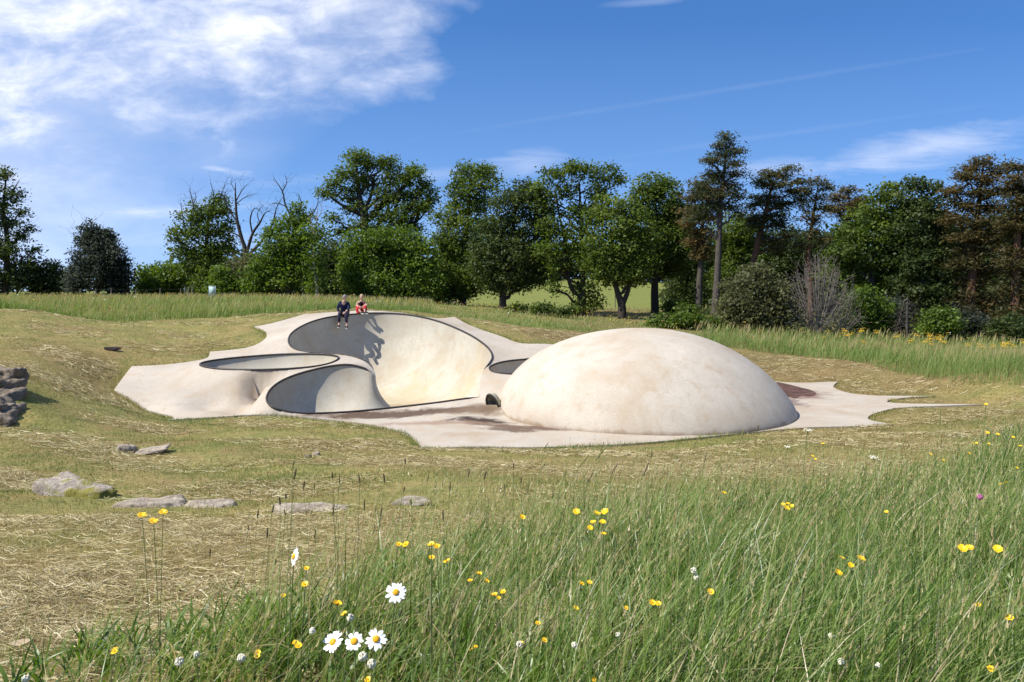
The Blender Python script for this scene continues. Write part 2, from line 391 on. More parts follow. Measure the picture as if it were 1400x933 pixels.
def pool(name, loop, zf, wk, wp, rows=16, parent=None, smooth_it=10, wmax=9, boost=None):
    n = len(loop); P = loop
    t = np.roll(P, -1, 0)-np.roll(P, 1, 0); nx = np.stack([-t[:, 1], t[:, 0]], -1); nx /= np.linalg.norm(nx, axis=1)[:, None]
    a = .5*np.sum(P[:, 0]*np.roll(P[:, 1], -1)-np.roll(P[:, 0], -1)*P[:, 1])
    if a < 0: nx = -nx
    h = P[:, 2]-zf; w = np.minimum(wk*h**wp, wmax)
    if boost is not None: w = w*(1+boost[1]*np.exp(-(np.linalg.norm(P[:, :2]-boost[0], axis=1)/.9)**2))
    for _ in range(12): w = .5*w+.25*(np.roll(w, 1)+np.roll(w, -1))
    q = P[:, :2]+nx*w[:, None]
    for _ in range(smooth_it): q = .5*q+.25*(np.roll(q, 1, 0)+np.roll(q, -1, 0))
    rowsv = []
    for k in range(rows+1):
        th = k/rows*math.pi/2
        fr = 1-math.cos(th)**.95 if k < rows else 1.; dn = math.sin(th)
        xy = P[:, :2]+(q-P[:, :2])*fr
        rowsv.append(np.column_stack([xy, P[:, 2]-h*dn]))
    v = np.vstack(rowsv)
    i = np.arange(rows)[:, None]; j = np.arange(n)[None]; j2 = (j+1) % n
    f = np.stack([i*n+j, i*n+j2, (i+1)*n+j2, (i+1)*n+j], -1).reshape(-1, 4)
    if a < 0: f = f[:, ::-1]
    # floor inside q
    ql = resample(q, n//2, True)
    lo, hi = q.min(0)-1, q.max(0)+1
    fx, fy = np.meshgrid(np.arange(lo[0], hi[0], .3), np.arange(lo[1], hi[1], .3)); g2 = np.stack([fx.ravel(), fy.ravel()], -1)
    fv, ff = cdt(g2[in_poly(g2, q)], [q])
    c2 = fv[ff].mean(1); ff = ff[in_poly(c2, q)]
    tr = fv[ff]; cr = (tr[:, 1, 0]-tr[:, 0, 0])*(tr[:, 2, 1]-tr[:, 0, 1])-(tr[:, 1, 1]-tr[:, 0, 1])*(tr[:, 2, 0]-tr[:, 0, 0])
    ff[cr < 0] = ff[cr < 0][:, ::-1]
    fl = np.column_stack([fv, np.full(len(fv), zf)])
    return put(name, npmesh(name, np.vstack([v, fl]), [f, ff+len(v)], smooth=True), M_WALL, parent)
pool('large_pool', pool_loop, -.62, .58, 1.32, 18, park, 6, 9, (W(*RIM_A[0])[:2], .9))
pool('small_pool', left_loop, .45, 1.35, 1.0, 10, park)
pool('small_pool', right_loop, .3, 1.1, 1.0, 10, park)
CR = .034
def coping(pts, closed=False, taper=True):
    mb = MB(); p = pts+np.array([0, 0, .012]); r = np.full(len(p), CR)
    if taper and not closed:
        e = np.minimum(np.arange(len(p)), np.arange(len(p))[::-1])/5.0
        r = CR*np.clip(e, .25, 1)
    mb.tube(p, r, 8, True, closed); return mb.build('coping', M_COP, park)
coping(rimA[8:]); coping(np.vstack([rimB]))
coping(left_loop, True); coping(right_loop, True)
# small pipe mouth where the lip meets the dome
c = W(672.5, 551.0, 23.8)
ring = MB(); inner = MB()
ex = np.array([.62, -.35, .0]); ex /= np.linalg.norm(ex); ez = np.array([-.30, -.2, 1.0]); ez /= np.linalg.norm(ez); nrm = np.cross(ex, ez)
th = np.arange(28)*2*np.pi/28
rp = c+np.outer(np.cos(th)*.185*(1-.25*np.sin(th)), ex)+np.outer(np.sin(th)*.27, ez)
ring.tube(rp, .034, 8, False, True)
ring.build('pipe_rim', M_COP, park)
M_PIPE = simple('pipe_concrete', (.36, .34, .26), .85)
dirn = -nrm if nrm[1] < 0 else nrm
back = [rp, rp*.8+c*.2+dirn*.25, rp*.35+c*.65+dirn*.34, rp*.02+c*.98+dirn*.36]
bv = np.vstack(back); f = []
for k in range(3):
    for i in range(28): f.append([k*28+i, k*28+(i+1) % 28, (k+1)*28+(i+1) % 28, (k+1)*28+i])
outer = np.vstack([rp, rp+dirn*.45])
inner.add(bv, f)
inner.build('pipe_mouth', M_PIPE, park)

# ---- dome
nu, nv = 128, 40
u = np.arange(nu)*2*np.pi/nu
dom = []
dvx = [[DOME_C[0], DOME_C[1], DOME_Z+DOME_H]]
hr = DOME_H/DOME_R; Rs = (1+hr*hr)/(2*hr)
flat_ = .5+.5*np.cos(u+.35); flat_ = .12+.62*flat_             # shallower on the right, fuller on the left
wob = 1+.006*np.sin(3*u+.6)+.004*np.sin(5*u)
for k in range(1, nv+1):
    s = math.sin(k/nv*math.pi/2)                 # 0 at the top .. 1 at the rim
    ze = max(0., 1-s**2.15)**.5
    zc = (math.sqrt(max(0, Rs*Rs-s*s))-(Rs-hr))/hr
    z_ = DOME_H*(ze*(1-flat_)+zc*flat_)
    dvx += [[DOME_C[0]+s*DOME_R*w_*math.cos(a_), DOME_C[1]+s*DOME_R*w_*math.sin(a_), DOME_Z+zz_] for a_, w_, zz_ in zip(u, wob, z_)]
last = [[DOME_C[0]+DOME_R*math.cos(a_), DOME_C[1]+DOME_R*math.sin(a_), DOME_Z-.25] for a_ in u]
dvx = np.array(dvx+last)
i = np.arange(nv)[:, None]; j = np.arange(nu)[None]; j2 = (j+1) % nu
fd = np.stack([1+i*nu+j, 1+(i+1)*nu+j, 1+(i+1)*nu+j2, 1+i*nu+j2], -1).reshape(-1, 4)
ft = np.stack([np.zeros(nu, int), 1+np.arange(nu), 1+(np.arange(nu)+1) % nu], -1)
dome = put('concrete_dome', npmesh('concrete_dome', dvx-np.array([*DOME_C, 0]), [fd, ft], smooth=True), M_DOME)
dome.location = (DOME_C[0], DOME_C[1], 0)
tag(dome, 'big smooth pale concrete dome with faint brown stains beside the skate bowl', 'dome')
# shallow puddle behind the dome
pud = resample(catmull(np.array([[3.6*F/(py-400)*(px-700)/F, 3.6*F/(py-400)] for px, py in ((1060,524),(1078,525.5),(1096,530),(1108,533),(1116,538),(1106,541.5),(1096,540),(1088,545),(1076,541),(1060,537))]), 8, True), 60, True)
pv, pf = cdt([], [pud]); pf = pf[in_poly(pv[pf].mean(1), pud)]
tr = pv[pf]; cr = (tr[:, 1, 0]-tr[:, 0, 0])*(tr[:, 2, 1]-tr[:, 0, 1])-(tr[:, 1, 1]-tr[:, 0, 1])*(tr[:, 2, 0]-tr[:, 0, 0])
pf[cr < 0] = pf[cr < 0][:, ::-1]
m, nt, b = mat('puddle_water')
pp = N(nt, 'ShaderNodeTexCoord').outputs['Object']
nt.links.new(ramp(nt, noise(nt, pp, 2.), [(.35, (.08, .035, .028)), (.65, (.19, .095, .07))]), b.inputs['Base Color']); b.inputs['Roughness'].default_value = .22
o = put('puddle', npmesh('puddle', np.column_stack([pv, deck_z(pv)+.012]), pf), m); o['kind'] = 'structure'
# ================================================================ ground
MEADOW_EDGE = L((-420,418,33),(-200,416,33.5),(0,421,34),(32,424,35),(80,430.5,36),(112,442,37),(177,442,38),(241,438,38.5),(299,435,39),(383,430,39.5),(425,427,39.8),(500,424,40),(593,431,38.8),(645,438,38.9),(692,446,40),(780,453,43),(1008,477,42.4),(1079,488,40),(1159,494,37),(1223,510,33),(1287,521,29),(1352,526,27),(1400,530,26),(1520,536,24.5),(1700,550,23))
ctl = L((0,930,3.4),(700,933,3.4),(1400,933,3.4),(600,900,3.8),(600,800,5.5),(600,740,7.3),(600,690,9.6),(600,650,12.4),(640,625,15.5),
        (1100,640,13.5),(1100,610,16.2),(1200,600,18.0),(1390,590,18.5),(1390,560,22),(1600,560,22),(1390,700,9),(1390,800,5.6),(1000,700,9),(1000,800,5.6),(900,635,14.2),
        (50,900,3.9),(50,800,5.6),(50,720,8.6),(100,655,12.6),(100,605,16.3),(110,570,19.4),(20,590,17),(45,560,18.6),(-300,800,5.5),(-300,700,8.5),(-300,600,14),
        (-25,510,19.0),(-80,525,18),(-200,525,18.5),(-40,560,18),
        (100,500,25),(100,470,28.5),(60,450,31),(200,465,30.5),(250,450,34),(10,440,31),(120,530,23),(60,540,20.8),(300,458,33),(240,590,19.6),(400,590,19.6),(300,630,15),(470,600,19),
        (-200,470,26),(-200,430,31),(160,560,21.5),(130,545,22.4),
        (820,466,36),(1000,500,35),(1150,508,34),(1250,530,29.5),(1300,542,27.6),(1350,560,24.6),(1390,545,25.),(1290,562,23.8),(1200,516,32.5),(1260,575,21.9),
        (0,414,60),(200,413,60),(400,414,60),(-400,412,60),(0,408,85),(200,408,85),(-400,408,85),(450,411,70),(560,415,70),(300,415,48),(100,420,48),
        (690,420,85),(640,424,60),(800,430,75),(850,436,70),(900,427,78),(1000,441,68),(1100,455,60),(1300,465,58),(1400,471,56),(1600,475,56),(800,443,52),(950,455,52),(1150,475,47),(1300,490,43),(1400,498,38),(1600,500,38),
        (660,420,110),(800,402,140),(930,405,140),(700,392,170),(800,380,180),(900,385,180),(1000,395,170),(560,410,130),(1200,430,110),(1500,440,100),
        (0,401,140),(300,401,140),(-500,401,140),(180,399,200),(560,396,200),(1300,405,200),(1700,420,160))
ctl = np.vstack([ctl, MEADOW_EDGE[::1], out_ctrl, [[0,-6,2.05],[-12,-6,2.1],[12,-6,2.0],[-8,2,2.0],[8,2,1.85],[25,0,1.9],[-25,0,2.3],[-30,20,2.4],[25,20,.6],[40,30,.6],[-40,30,2.9]]])
ter = TPS(ctl[:, :2], ctl[:, 2], 2e-5)
def terrain_z(p):
    p = np.asarray(p, float)[:, :2]
    r = np.linalg.norm(p-np.array([0, 40.]), axis=1)
    k = np.clip((r-130)/120, 0, 1); k = k*k*(3-2*k)
    far = 3.0+2.0*np.sin(p[:, 0]/170.+1.)+6*np.clip((r-250)/900, 0, 1)*(.5+.5*np.sin(p[:, 0]/400.+.5))
    z = ter(p)
    d = r < 90
    lumps = .05*np.sin(p[:, 0]*1.3+np.sin(p[:, 1]*.9)*1.7)*np.sin(p[:, 1]*1.1+p[:, 0]*.35)+.02*np.sin(p[:, 0]*3.1+2*np.sin(p[:, 1]*2.3))*np.sin(p[:, 1]*2.7+1.)
    return np.clip(z, -2, 12)*(1-k)+far*k+lumps*d
# fast lookup grid
GX0, GY0, GS = -75., -8., .4
ggx = np.arange(GX0, 75.1, GS); ggy = np.arange(GY0, 112.1, GS)
GZ = terrain_z(np.stack(np.meshgrid(ggx, ggy), -1).reshape(-1, 2)).reshape(len(ggy), len(ggx))
def gz(p):
    p = np.asarray(p, float)
    fx = np.clip((p[:, 0]-GX0)/GS, 0, len(ggx)-1.01); fy = np.clip((p[:, 1]-GY0)/GS, 0, len(ggy)-1.01)
    i = fx.astype(int); j = fy.astype(int); a = fx-i; b_ = fy-j
    return GZ[j, i]*(1-a)*(1-b_)+GZ[j, i+1]*a*(1-b_)+GZ[j+1, i]*(1-a)*b_+GZ[j+1, i+1]*a*b_
def gz1(x, y): return float(gz(np.array([[x, y]]))[0])

def grid(x0, x1, y0, y1, s, j=.15):
    a, c_ = np.meshgrid(np.arange(x0, x1, s), np.arange(y0, y1, s)); q = np.stack([a.ravel(), c_.ravel()], -1)
    return q+rng.uniform(-j*s, j*s, q.shape)
g1 = grid(-22, 22, -3, 46, .42)
g2 = grid(-75, 75, -10, 110, 1.6); g2 = g2[~((np.abs(g2[:, 0]) < 22.5) & (g2[:, 1] > -3.5) & (g2[:, 1] < 46.5))]
g3 = grid(-420, 420, -260, 520, 12.); g3 = g3[~((np.abs(g3[:, 0]) < 76) & (g3[:, 1] > -11) & (g3[:, 1] < 111))]
ang = np.arange(48)*2*np.pi/48
g4 = np.vstack([np.stack([np.cos(ang)*r_, 60+np.sin(ang)*r_], -1) for r_ in (650, 1000, 1600, 2600, 4000)])
gp = np.vstack([g1, g2, g3, g4])
gp = gp[~in_poly(gp, outline) & (seg_dist(gp, outline, True) > .12)]
tv, tf = cdt(gp, [outline])
tf = tf[~in_poly(tv[tf].mean(1), outline)]
tz = terrain_z(tv)
dd = np.full(len(tv), 9.); nearm = (np.abs(tv[:, 0]) < 22) & (tv[:, 1] > 14) & (tv[:, 1] < 42)
dd[nearm] = seg_dist(tv[nearm], outline, True)
dk_ = ((tv[nearm][:, None]-outline[None, :, :2])**2).sum(-1).argmin(1)
zz = outline[dk_, 2]-.05
kk = np.exp(-(dd[nearm]/.5)**2); tz[nearm] = tz[nearm]*(1-kk)+zz*kk
tvv = np.column_stack([tv, tz])
tr = tvv[tf]; up = np.cross(tr[:, 1]-tr[:, 0], tr[:, 2]-tr[:, 0])[:, 2] < 0; tf[up] = tf[up][:, ::-1]

# meadow region test: beyond the mown edge
ME = np.vstack([MEADOW_EDGE[:, :2], [[60, 23], [60, 130], [-60, 130], [-60, 33]]])
TALL_EDGE = np.array([[-2.3,1.4],[-1.95,2.4],[-1.65,3.2],[-1.3,4.2],[-.8,5.4],[.0,7.0],[1.2,8.6],[3.2,10.0],[5.4,11.6],[7.2,13.4],[9.4,16.2],[11.8,19.2],[16,21.8],[22,24]])
TALL = np.vstack([TALL_EDGE, [[40, 24], [40, -6], [-2.6, -6]]])
m, nt, b = mat('ground_soil_and_turf'); M_GROUND = m
p = N(nt, 'ShaderNodeTexCoord').outputs['Object']
big = noise(nt, p, .18, 5, .6, .5); mid = noise(nt, p, 1.1, 6, .65, .4); fine = noise(nt, p, 14, 6, .7)
stm = N(nt, 'ShaderNodeMapping'); stm.inputs['Scale'].default_value = (3, 12, 5); stm.inputs['Rotation'].default_value = (0, 0, .35); nt.links.new(p, stm.inputs['Vector'])
straw = noise(nt, stm.outputs[0], 5, 5, .7, .6)
c = ramp(nt, mid, [(.30, (.10, .125, .026)), (.46, (.175, .175, .044)), (.58, (.25, .21, .066)), (.74, (.31, .23, .09))])
dryf = N(nt, 'ShaderNodeAttribute', attribute_name='dry').outputs['Fac']
c = mix(nt, dryf, c, ramp(nt, mid, [(.3, (.13, .09, .036)), (.6, (.20, .135, .055)), (.8, (.10, .066, .028))]))
soil = noise(nt, p, .75, 6, .7, .8)
c = mix(nt, ramp(nt, soil, [(.50, (0, 0, 0)), (.64, (.75, .75, .75))]), c, (.22, .14, .062))
c = mix(nt, ramp(nt, straw, [(.47, (0, 0, 0)), (.68, (.8, .8, .8))]), c, (.46, .375, .175))
c = mix(nt, .6, c, ramp(nt, fine, [(.34, (.22, .22, .22)), (.58, (1.1, 1.1, 1.1))]), 'MULTIPLY')
far_c = ramp(nt, mid, [(.3, (.12, .15, .035)), (.7, (.20, .20, .055))])
farf = N(nt, 'ShaderNodeAttribute', attribute_name='field').outputs['Fac']
c = mix(nt, farf, c, far_c)
nt.links.new(c, b.inputs['Base Color']); b.inputs['Roughness'].default_value = .95; b.inputs['Specular IOR Level'].default_value = .1
bump(nt, b, math_(nt, 'ADD', fine, math_(nt, 'MULTIPLY', straw, .6)), .5, .05)
def dry_f(p):
    """how straw-dry the mown turf is"""
    x, y = p[:, 0], p[:, 1]
    d = .30*np.exp(-((x+4)/3.5)**2-((y-5)/3.)**2)*2.5
    d += .9*np.clip((x-1)/4, 0, 1)*np.clip((y-24)/4, 0, 1)
    d += .75*np.exp(-((x-12)/5.)**2-((y-20)/4.)**2)+.75*np.exp(-((x-2.0)/2.2)**2-((y-34.5)/3.5)**2)
    d += .5*np.exp(-((x+14)/4)**2-((y-26)/5.)**2)
    d += .55*np.exp(-((x-3)/6)**2-((y-13.5)/3)**2)
    d += .35*np.sin(x*.8+np.sin(y*.5)*2)*np.sin(y*.7+x*.3)
    return np.clip(d, 0, 1)
gr = put('ground', npmesh('ground', tvv, tf, {'dry': dry_f(tv), 'field': np.clip((tv[:, 1]-85)/20, 0, 1)}, smooth=True), M_GROUND); gr['kind'] = 'structure'
# ================================================================ trees
G_OAK = [(0, (0.050, 0.076, 0.015)), (.4, (0.095, 0.141, 0.026)), (.75, (0.158, 0.208, 0.040)), (1, (0.235, 0.262, 0.059))]
G_DARK = [(0, (0.032, 0.051, 0.015)), (.5, (0.061, 0.089, 0.026)), (1, (0.123, 0.149, 0.044))]
G_LIME = [(0, (0.072, 0.112, 0.020)), (.5, (0.144, 0.216, 0.036)), (1, (0.259, 0.317, 0.063))]
G_GREY = [(0, (0.079, 0.088, 0.040)), (.5, (0.140, 0.145, 0.060)), (1, (0.227, 0.227, 0.098))]
G_PURP = [(0, (0.029, 0.039, 0.026)), (.5, (0.052, 0.065, 0.043)), (1, (0.102, 0.109, 0.080))]
G_RUST = [(0, (0.055, 0.057, 0.023)), (.45, (0.124, 0.104, 0.043)), (.75, (0.183, 0.128, 0.053)), (1, (0.242, 0.167, 0.077))]
G_PINE = [(0, (0.029, 0.047, 0.019)), (.5, (0.064, 0.082, 0.035)), (.8, (0.128, 0.114, 0.047)), (1, (0.184, 0.135, 0.060))]
LM = {k: leafmat('leaves_'+k, v, .45) for k, v in dict(oak=G_OAK, dark=G_DARK, lime=G_LIME, grey=G_GREY, purple=G_PURP, rust=G_RUST, pine=G_PINE).items()}
def bark(name, a, b2):
    m, nt, b = mat(name); p = N(nt, 'ShaderNodeTexCoord').outputs['Object']
    mp = N(nt, 'ShaderNodeMapping'); mp.inputs['Scale'].default_value = (5, 5, 1.2); nt.links.new(p, mp.inputs['Vector'])
    f = noise(nt, mp.outputs[0], 2.5, 6, .7)
    nt.links.new(ramp(nt, f, [(.35, a), (.65, b2)]), b.inputs['Base Color']); b.inputs['Roughness'].default_value = .9; b.inputs['Specular IOR Level'].default_value = .15
    bump(nt, b, f, .6, .05); return m
BK = dict(dark=bark('bark_dark', (.030, .025, .019), (.075, .062, .047)), grey=bark('bark_grey', (.05, .042, .034), (.11, .092, .075)), red=bark('bark_red', (.085, .045, .026), (.16, .085, .046)), mauve=bark('bark_mauve', (.13, .11, .095), (.25, .215, .185)), pale=bark('bark_pale', (.20, .17, .14), (.42, .38, .33)))

def clumps_to_leaves(C, rad, per, size, g, flat=.7, up=.5, elong=1.6, tint=None, droop=0.):
    """C (n,3) clump centres -> leaf diamonds scattered round them"""
    n = len(C)
    base = np.repeat(np.arange(n), per); N_ = len(base)
    off = g.normal(size=(N_, 3))*np.array([1, 1, flat])*np.asarray(rad).reshape(-1, 1)[base if np.size(rad) > 1 else np.zeros(N_, int)]
    p = C[base]+off
    nor = g.normal(size=(N_, 3)); nor[:, 2] = np.abs(nor[:, 2])*.7+up; nor /= np.linalg.norm(nor, axis=1)[:, None]
    a = np.cross(nor, g.normal(size=(N_, 3))); a /= np.linalg.norm(a, axis=1)[:, None]+1e-9
    b = np.cross(nor, a)
    s = size*g.uniform(.55, 1.4, N_)[:, None]
    bend = nor*s*.18
    v = np.stack([p-a*s*elong*.5, p+b*s*.5+bend, p+a*s*elong*.5, p-b*s*.5+bend], 1).reshape(-1, 3)
    f = np.arange(N_*4).reshape(-1, 4)
    t = tint[base]+g.normal(0, .10, N_)
    return v, f, np.repeat(np.clip(t, 0, 1), 4)

def limb(mb, a, b, r0, r1, g, wob=.12, k=6, n=7, sag=0.):
    a = np.asarray(a, float); b = np.asarray(b, float); L_ = np.linalg.norm(b-a)
    t = np.linspace(0, 1, n)[:, None]
    p = a+(b-a)*t+np.array([0, 0, 1.])*sag*L_*np.sin(t*np.pi)
    o = g.normal(size=(n, 3))*wob*L_*.35; o[0] = o[-1] = 0
    p = p+o*np.sin(t*np.pi)
    mb.tube(p, np.linspace(r0, r1, n), k); return p

def tree(name, label, cat, foot, D, lobes, trunk, leaf='oak', bk='dark', size=.165, dens=1., per=22, shell=.55, flat=.7, crad=.36, seed=1, group=None,
         limbs=True, up=.5, dead=(), stems=None, ground=None, crownname='crown', bias=0., squash=1., spike=0., elong=1.6, twigs=3):
    """foot: (px, py) of the trunk; lobes: (px, py, rx, ry[, depth]) in photo pixels at distance D"""
    g = np.random.default_rng(seed); s = D/F
    x0 = (foot[0]-700)*s; y0 = D; z0 = ground if ground is not None else gz1(x0, y0)-.05
    o = thing(name, label, cat, (x0, y0, z0), group)
    org = np.array([x0, y0, z0])
    def P(px, py, dy=0.): return np.array([(px-700)*s, D+dy, EYE-(py-400)*s])-org
    wood = MB(); allc = []; tints = []
    stems_ = stems or [trunk]
    tp = []
    for st in stems_:
        pts = []
        for q in st: pts.append(P(q[0], q[1], q[3] if len(q) > 3 else 0.))
        pts = np.array(pts); rr = np.array([q[2]*s for q in st])
        if st is stems_[0]: pts[0, 2] = -.1
        cp = catmull(pts, 6); rs = np.interp(np.linspace(0, 1, len(cp)), np.linspace(0, 1, len(rr)), rr)
        wood.tube(cp, rs, 8); tp.append((cp, rs))
    cpA = np.vstack([q[0] for q in tp]); rsA = np.concatenate([q[1] for q in tp])
    for lb in lobes:
        px, py, rx, ry = lb[:4]; dy = lb[4] if len(lb) > 4 else g.uniform(-.35, .35)*rx*s
        c = P(px, py, dy); r = np.array([rx*s, min(rx, ry*1.6)*s*.95, ry*s])
        area = rx*s*ry*s*math.pi
        n = max(8, int(area*10.5*dens*(.36/crad)**1.5))
        dvec = g.normal(size=(n, 3)); dvec /= np.linalg.norm(dvec, axis=1)[:, None]
        rad = shell+(1-shell)*g.uniform(0, 1, n)**.7
        ks = g.normal(size=(4, 3))*2.4; ph = g.uniform(0, 6.28, 4)
        rad *= 1+.20*np.sin(dvec@ks.T+ph).sum(1)/2
        if spike: rad *= 1+spike*g.uniform(-.2, 1, n)*np.clip(dvec[:, 2], 0, 1)
        q = c+dvec*rad[:, None]*r
        lay = g.uniform(-.18, .18)
        allc.append(q); tints.append(np.clip(g.normal(.45+lay+bias, .16, n), 0, 1))
        if limbs:
            # nearest trunk point that lies below the lobe
            cand = np.where(cpA[:, 2] < c[2]-.2*r[2])[0]
            if len(cand) == 0: cand = np.array([len(cpA)//2])
            dd = np.linalg.norm(cpA[cand]-c, axis=1)+.6*np.abs(cpA[cand, 2]-(c[2]-1.1*np.linalg.norm(cpA[cand, :2]-c[:2], axis=1)))
            k = cand[dd.argmin()]
            r0 = min(rsA[k]*.75, .05+.035*np.linalg.norm(c-cpA[k]))
            pl = limb(wood, cpA[k], c, r0, r0*.4, g, .14, 6, 8, -.05)
            for t_ in range(twigs+int(area/3)):
                e = q[g.integers(n)]; st_ = pl[g.integers(3, len(pl))]
                limb(wood, st_, e, r0*.33, .012, g, .16, 4, 5)
    for dl in dead:      # bare dead limbs: list of (px, py, r)
        pts = np.array([P(q[0], q[1], q[3] if len(q) > 3 else 0) for q in dl]); rr = [q[2]*s for q in dl]
        cp = catmull(pts, 5); wood.tube(cp, np.interp(np.linspace(0, 1, len(cp)), np.linspace(0, 1, len(rr)), rr), 5)
        for k in range(3, len(cp)-1, 1):
            dr = cp[k]-cp[k-2]; dr /= np.linalg.norm(dr)+1e-9
            e = cp[k]+(dr*.6+g.normal(size=3)*.6)*g.uniform(.3, 1.0)*22*s
            limb(wood, cp[k], e, max(.010, .35*rr[-1]), .006, g, .25, 4, 5)
    wood.build('trunk', BK[bk], o)
    if allc:
        C = np.vstack(allc); T = np.concatenate(tints)
        v, f, t = clumps_to_leaves(C, crad, per, size, g, flat, up, elong, T)
        put(crownname, npmesh(crownname, v, f, {'tint': t}), LM[leaf], o)
    return o

def blob(px0, px1, py0, py1, n, seed, r=(.22, .34), top=None):
    """n lobes filling a box of the photo"""
    g = np.random.default_rng(seed); out = []
    w_, h_ = px1-px0, py1-py0
    for k in range(n):
        r_ = g.uniform(*r)*min(w_, h_)
        out.append((g.uniform(px0+r_*.8, px1-r_*.8), g.uniform(py0+r_*.8, py1-r_*.6), r_*1.1, r_*.9))
    return out

# --- left group
tree('oak_tree', 'dark thin-topped tree cut by the left frame edge beyond the meadow', 'tree', (6, 404), 80,
     [(-25,255,30,20),(8,240,14,10),(18,268,14,12),(-5,285,26,14),(30,290,12,7),(8,305,20,10),(38,312,11,6),(25,325,16,8),(42,342,10,5),(10,345,30,16),(-20,330,30,25),(8,375,36,24),(30,382,18,16),(-25,385,30,22),(38,362,14,10)],
     [(6,404,5),(9,370,4.2),(10,330,3.2),(5,290,2.4),(8,245,1)], 'dark', dens=.85, shell=.2, seed=11, dead=[[(14,275,1.2),(20,258,.8),(27,246,.3)],[(30,330,1),(36,318,.7),(42,330,.3)]])
tree('round_bush', 'small round dark bush between the dark left tree and the greyish conical tree', 'bush', (68, 404), 82,
     [(68,382,22,22),(60,390,18,14),(80,390,14,14),(70,366,12,10)], [(68,404,2),(68,385,1.2),(68,370,.6)], 'dark', dens=1.2, seed=12, bias=.05)
tree('conical_tree', 'dark greyish conical tree with a wispy bare top standing alone at left', 'tree', (134, 405), 76,
     [(134,378,38,24),(120,355,24,22),(148,350,22,22),(132,335,22,20),(118,325,12,14),(140,325,14,14),(124,312,7,9),(160,385,16,20),(106,380,14,22),(150,365,22,20)],
     [(134,405,3.2),(132,370,2.4),(126,335,1.5),(117,308,.4)], 'purple', dens=1.15, seed=13, spike=.18, crad=.28, size=.15,
     dead=[[(128,340,.8),(118,318,.5),(112,303,.25)],[(124,330,.8),(120,312,.4),(117,300,.2)],[(134,330,.8),(130,316,.4),(127,308,.2)],[(112,350,.6),(103,330,.4),(100,318,.2)]])
tree('hornbeam_bush', 'broad bright green bush with pointed upright shoots left of the small sign', 'bush', (218, 405), 80,
     [(205,385,20,20),(230,385,24,20),(200,372,10,10),(222,374,14,10),(240,380,12,14),(215,392,30,14)], [(218,405,2),(218,385,1.4),(214,370,.6)], 'lime', dens=1.2, seed=14, spike=.35, bias=-.15, size=.17)
tree('oak_tree', 'layered dark oak with bare antler-like dead tips behind the small sign', 'tree', (283, 407), 78,
     [(280,290,24,14),(262,300,18,11),(300,285,18,12),(255,320,22,11),(285,318,26,14),(308,310,14,11),(250,345,20,9),(280,345,30,14),(304,340,14,12),(262,365,20,10),(285,370,26,18),(290,390,24,14),(245,330,12,6),(298,272,10,8),(312,326,9,6)],
     [(283,407,5),(284,380,4.2),(282,345,3.4),(284,310,2.2),(286,275,.8)], 'oak', dens=.95, seed=15, bias=-.12, shell=.3,
     dead=[[(268,300,1.2),(264,280,.9),(259,258,.4)],[(264,280,.7),(268,270,.5),(266,262,.2)],[(252,310,1),(249,292,.6),(247,278,.3)],[(290,285,1.2),(292,268,.8),(288,250,.3)],[(300,275,1),(304,262,.5),(308,252,.2)]])
tree('dead_tree', 'bare dead tree with forked black branches against the sky', 'tree', (333, 405), 77, [], [(333,405,3.30),(336,350,3.04),(330,325,2.64),(324,300,1.98),(322,270,1.19),(322,250,0.40)], bk='dark', seed=16, limbs=False,
     dead=[[(336,350,2.64),(345,320,1.98),(355,305,1.45),(362,292,0.79),(370,288,0.33)],[(337,352,2.38),(358,330,1.85),(372,308,1.45),(378,285,0.79),(386,270,0.26)],[(345,320,1.32),(342,300,1.06),(348,285,0.59),(358,290,0.20)],
           [(325,305,1.32),(312,285,0.92),(307,268,0.66),(312,258,0.20)],[(323,275,0.92),(330,262,0.66),(338,252,0.26)],[(322,280,0.79),(335,270,0.53),(348,266,0.20)],[(330,325,1.32),(316,318,0.86),(305,322,0.33)],[(335,340,1.32),(322,345,0.66),(308,352,0.26)],
           [(355,305,0.79),(352,292,0.53),(360,280,0.26)],[(372,308,0.79),(382,300,0.46),(392,298,0.20)],[(336,345,1.06),(352,350,0.66),(368,345,0.20)],[(322,262,0.59),(316,250,0.33),(318,242,0.13)]])
tree('round_bush', 'greyish green bush at the foot of the dead tree', 'bush', (336, 406), 75,
     [(330,385,26,20),(350,375,24,22),(318,375,16,18),(360,392,20,16),(340,360,20,12)], [(336,406,2),(338,390,1.5),(340,365,.8)], 'grey', dens=1.2, seed=17, bias=-.1)
tree('hazel_bush', 'small leafy bright green bush just right of the small sign', 'bush', (304, 407), 73,
     [(300,388,14,18),(312,392,14,14),(302,372,9,10)], [(304,407,1.6),(304,390,1),(303,375,.5)], 'lime', dens=1.2, seed=18, bias=-.05)
tree('maple_tree', 'bright green tree with dead twiggy top between the dead tree and the birch', 'tree', (395, 407), 72,
     [(400,305,24,13),(415,298,14,10),(380,330,24,16),(405,328,26,14),(372,352,28,18),(400,352,30,18),(360,375,26,18),(390,378,32,22),(420,330,14,10),(418,365,16,16),(350,390,20,14),(430,320,12,8),(405,285,10,7),(375,310,10,8)],
     [(395,407,5),(396,375,4.2),(398,340,3.2),(402,310,2),(400,288,.8)], 'lime', dens=1., seed=19, bias=-.08, shell=.3,
     dead=[[(400,300,1.6),(390,280,1.3),(386,262,.9),(374,243,.3)],[(386,262,.9),(392,250,.5),(390,240,.2)],[(404,295,1.2),(412,280,.8),(408,266,.3)],[(420,300,1.2),(432,285,.8),(436,270,.3)],[(390,282,.8),(378,278,.5),(368,280,.2)],[(396,340,1.6),(384,325,1),(372,318,.3)]])
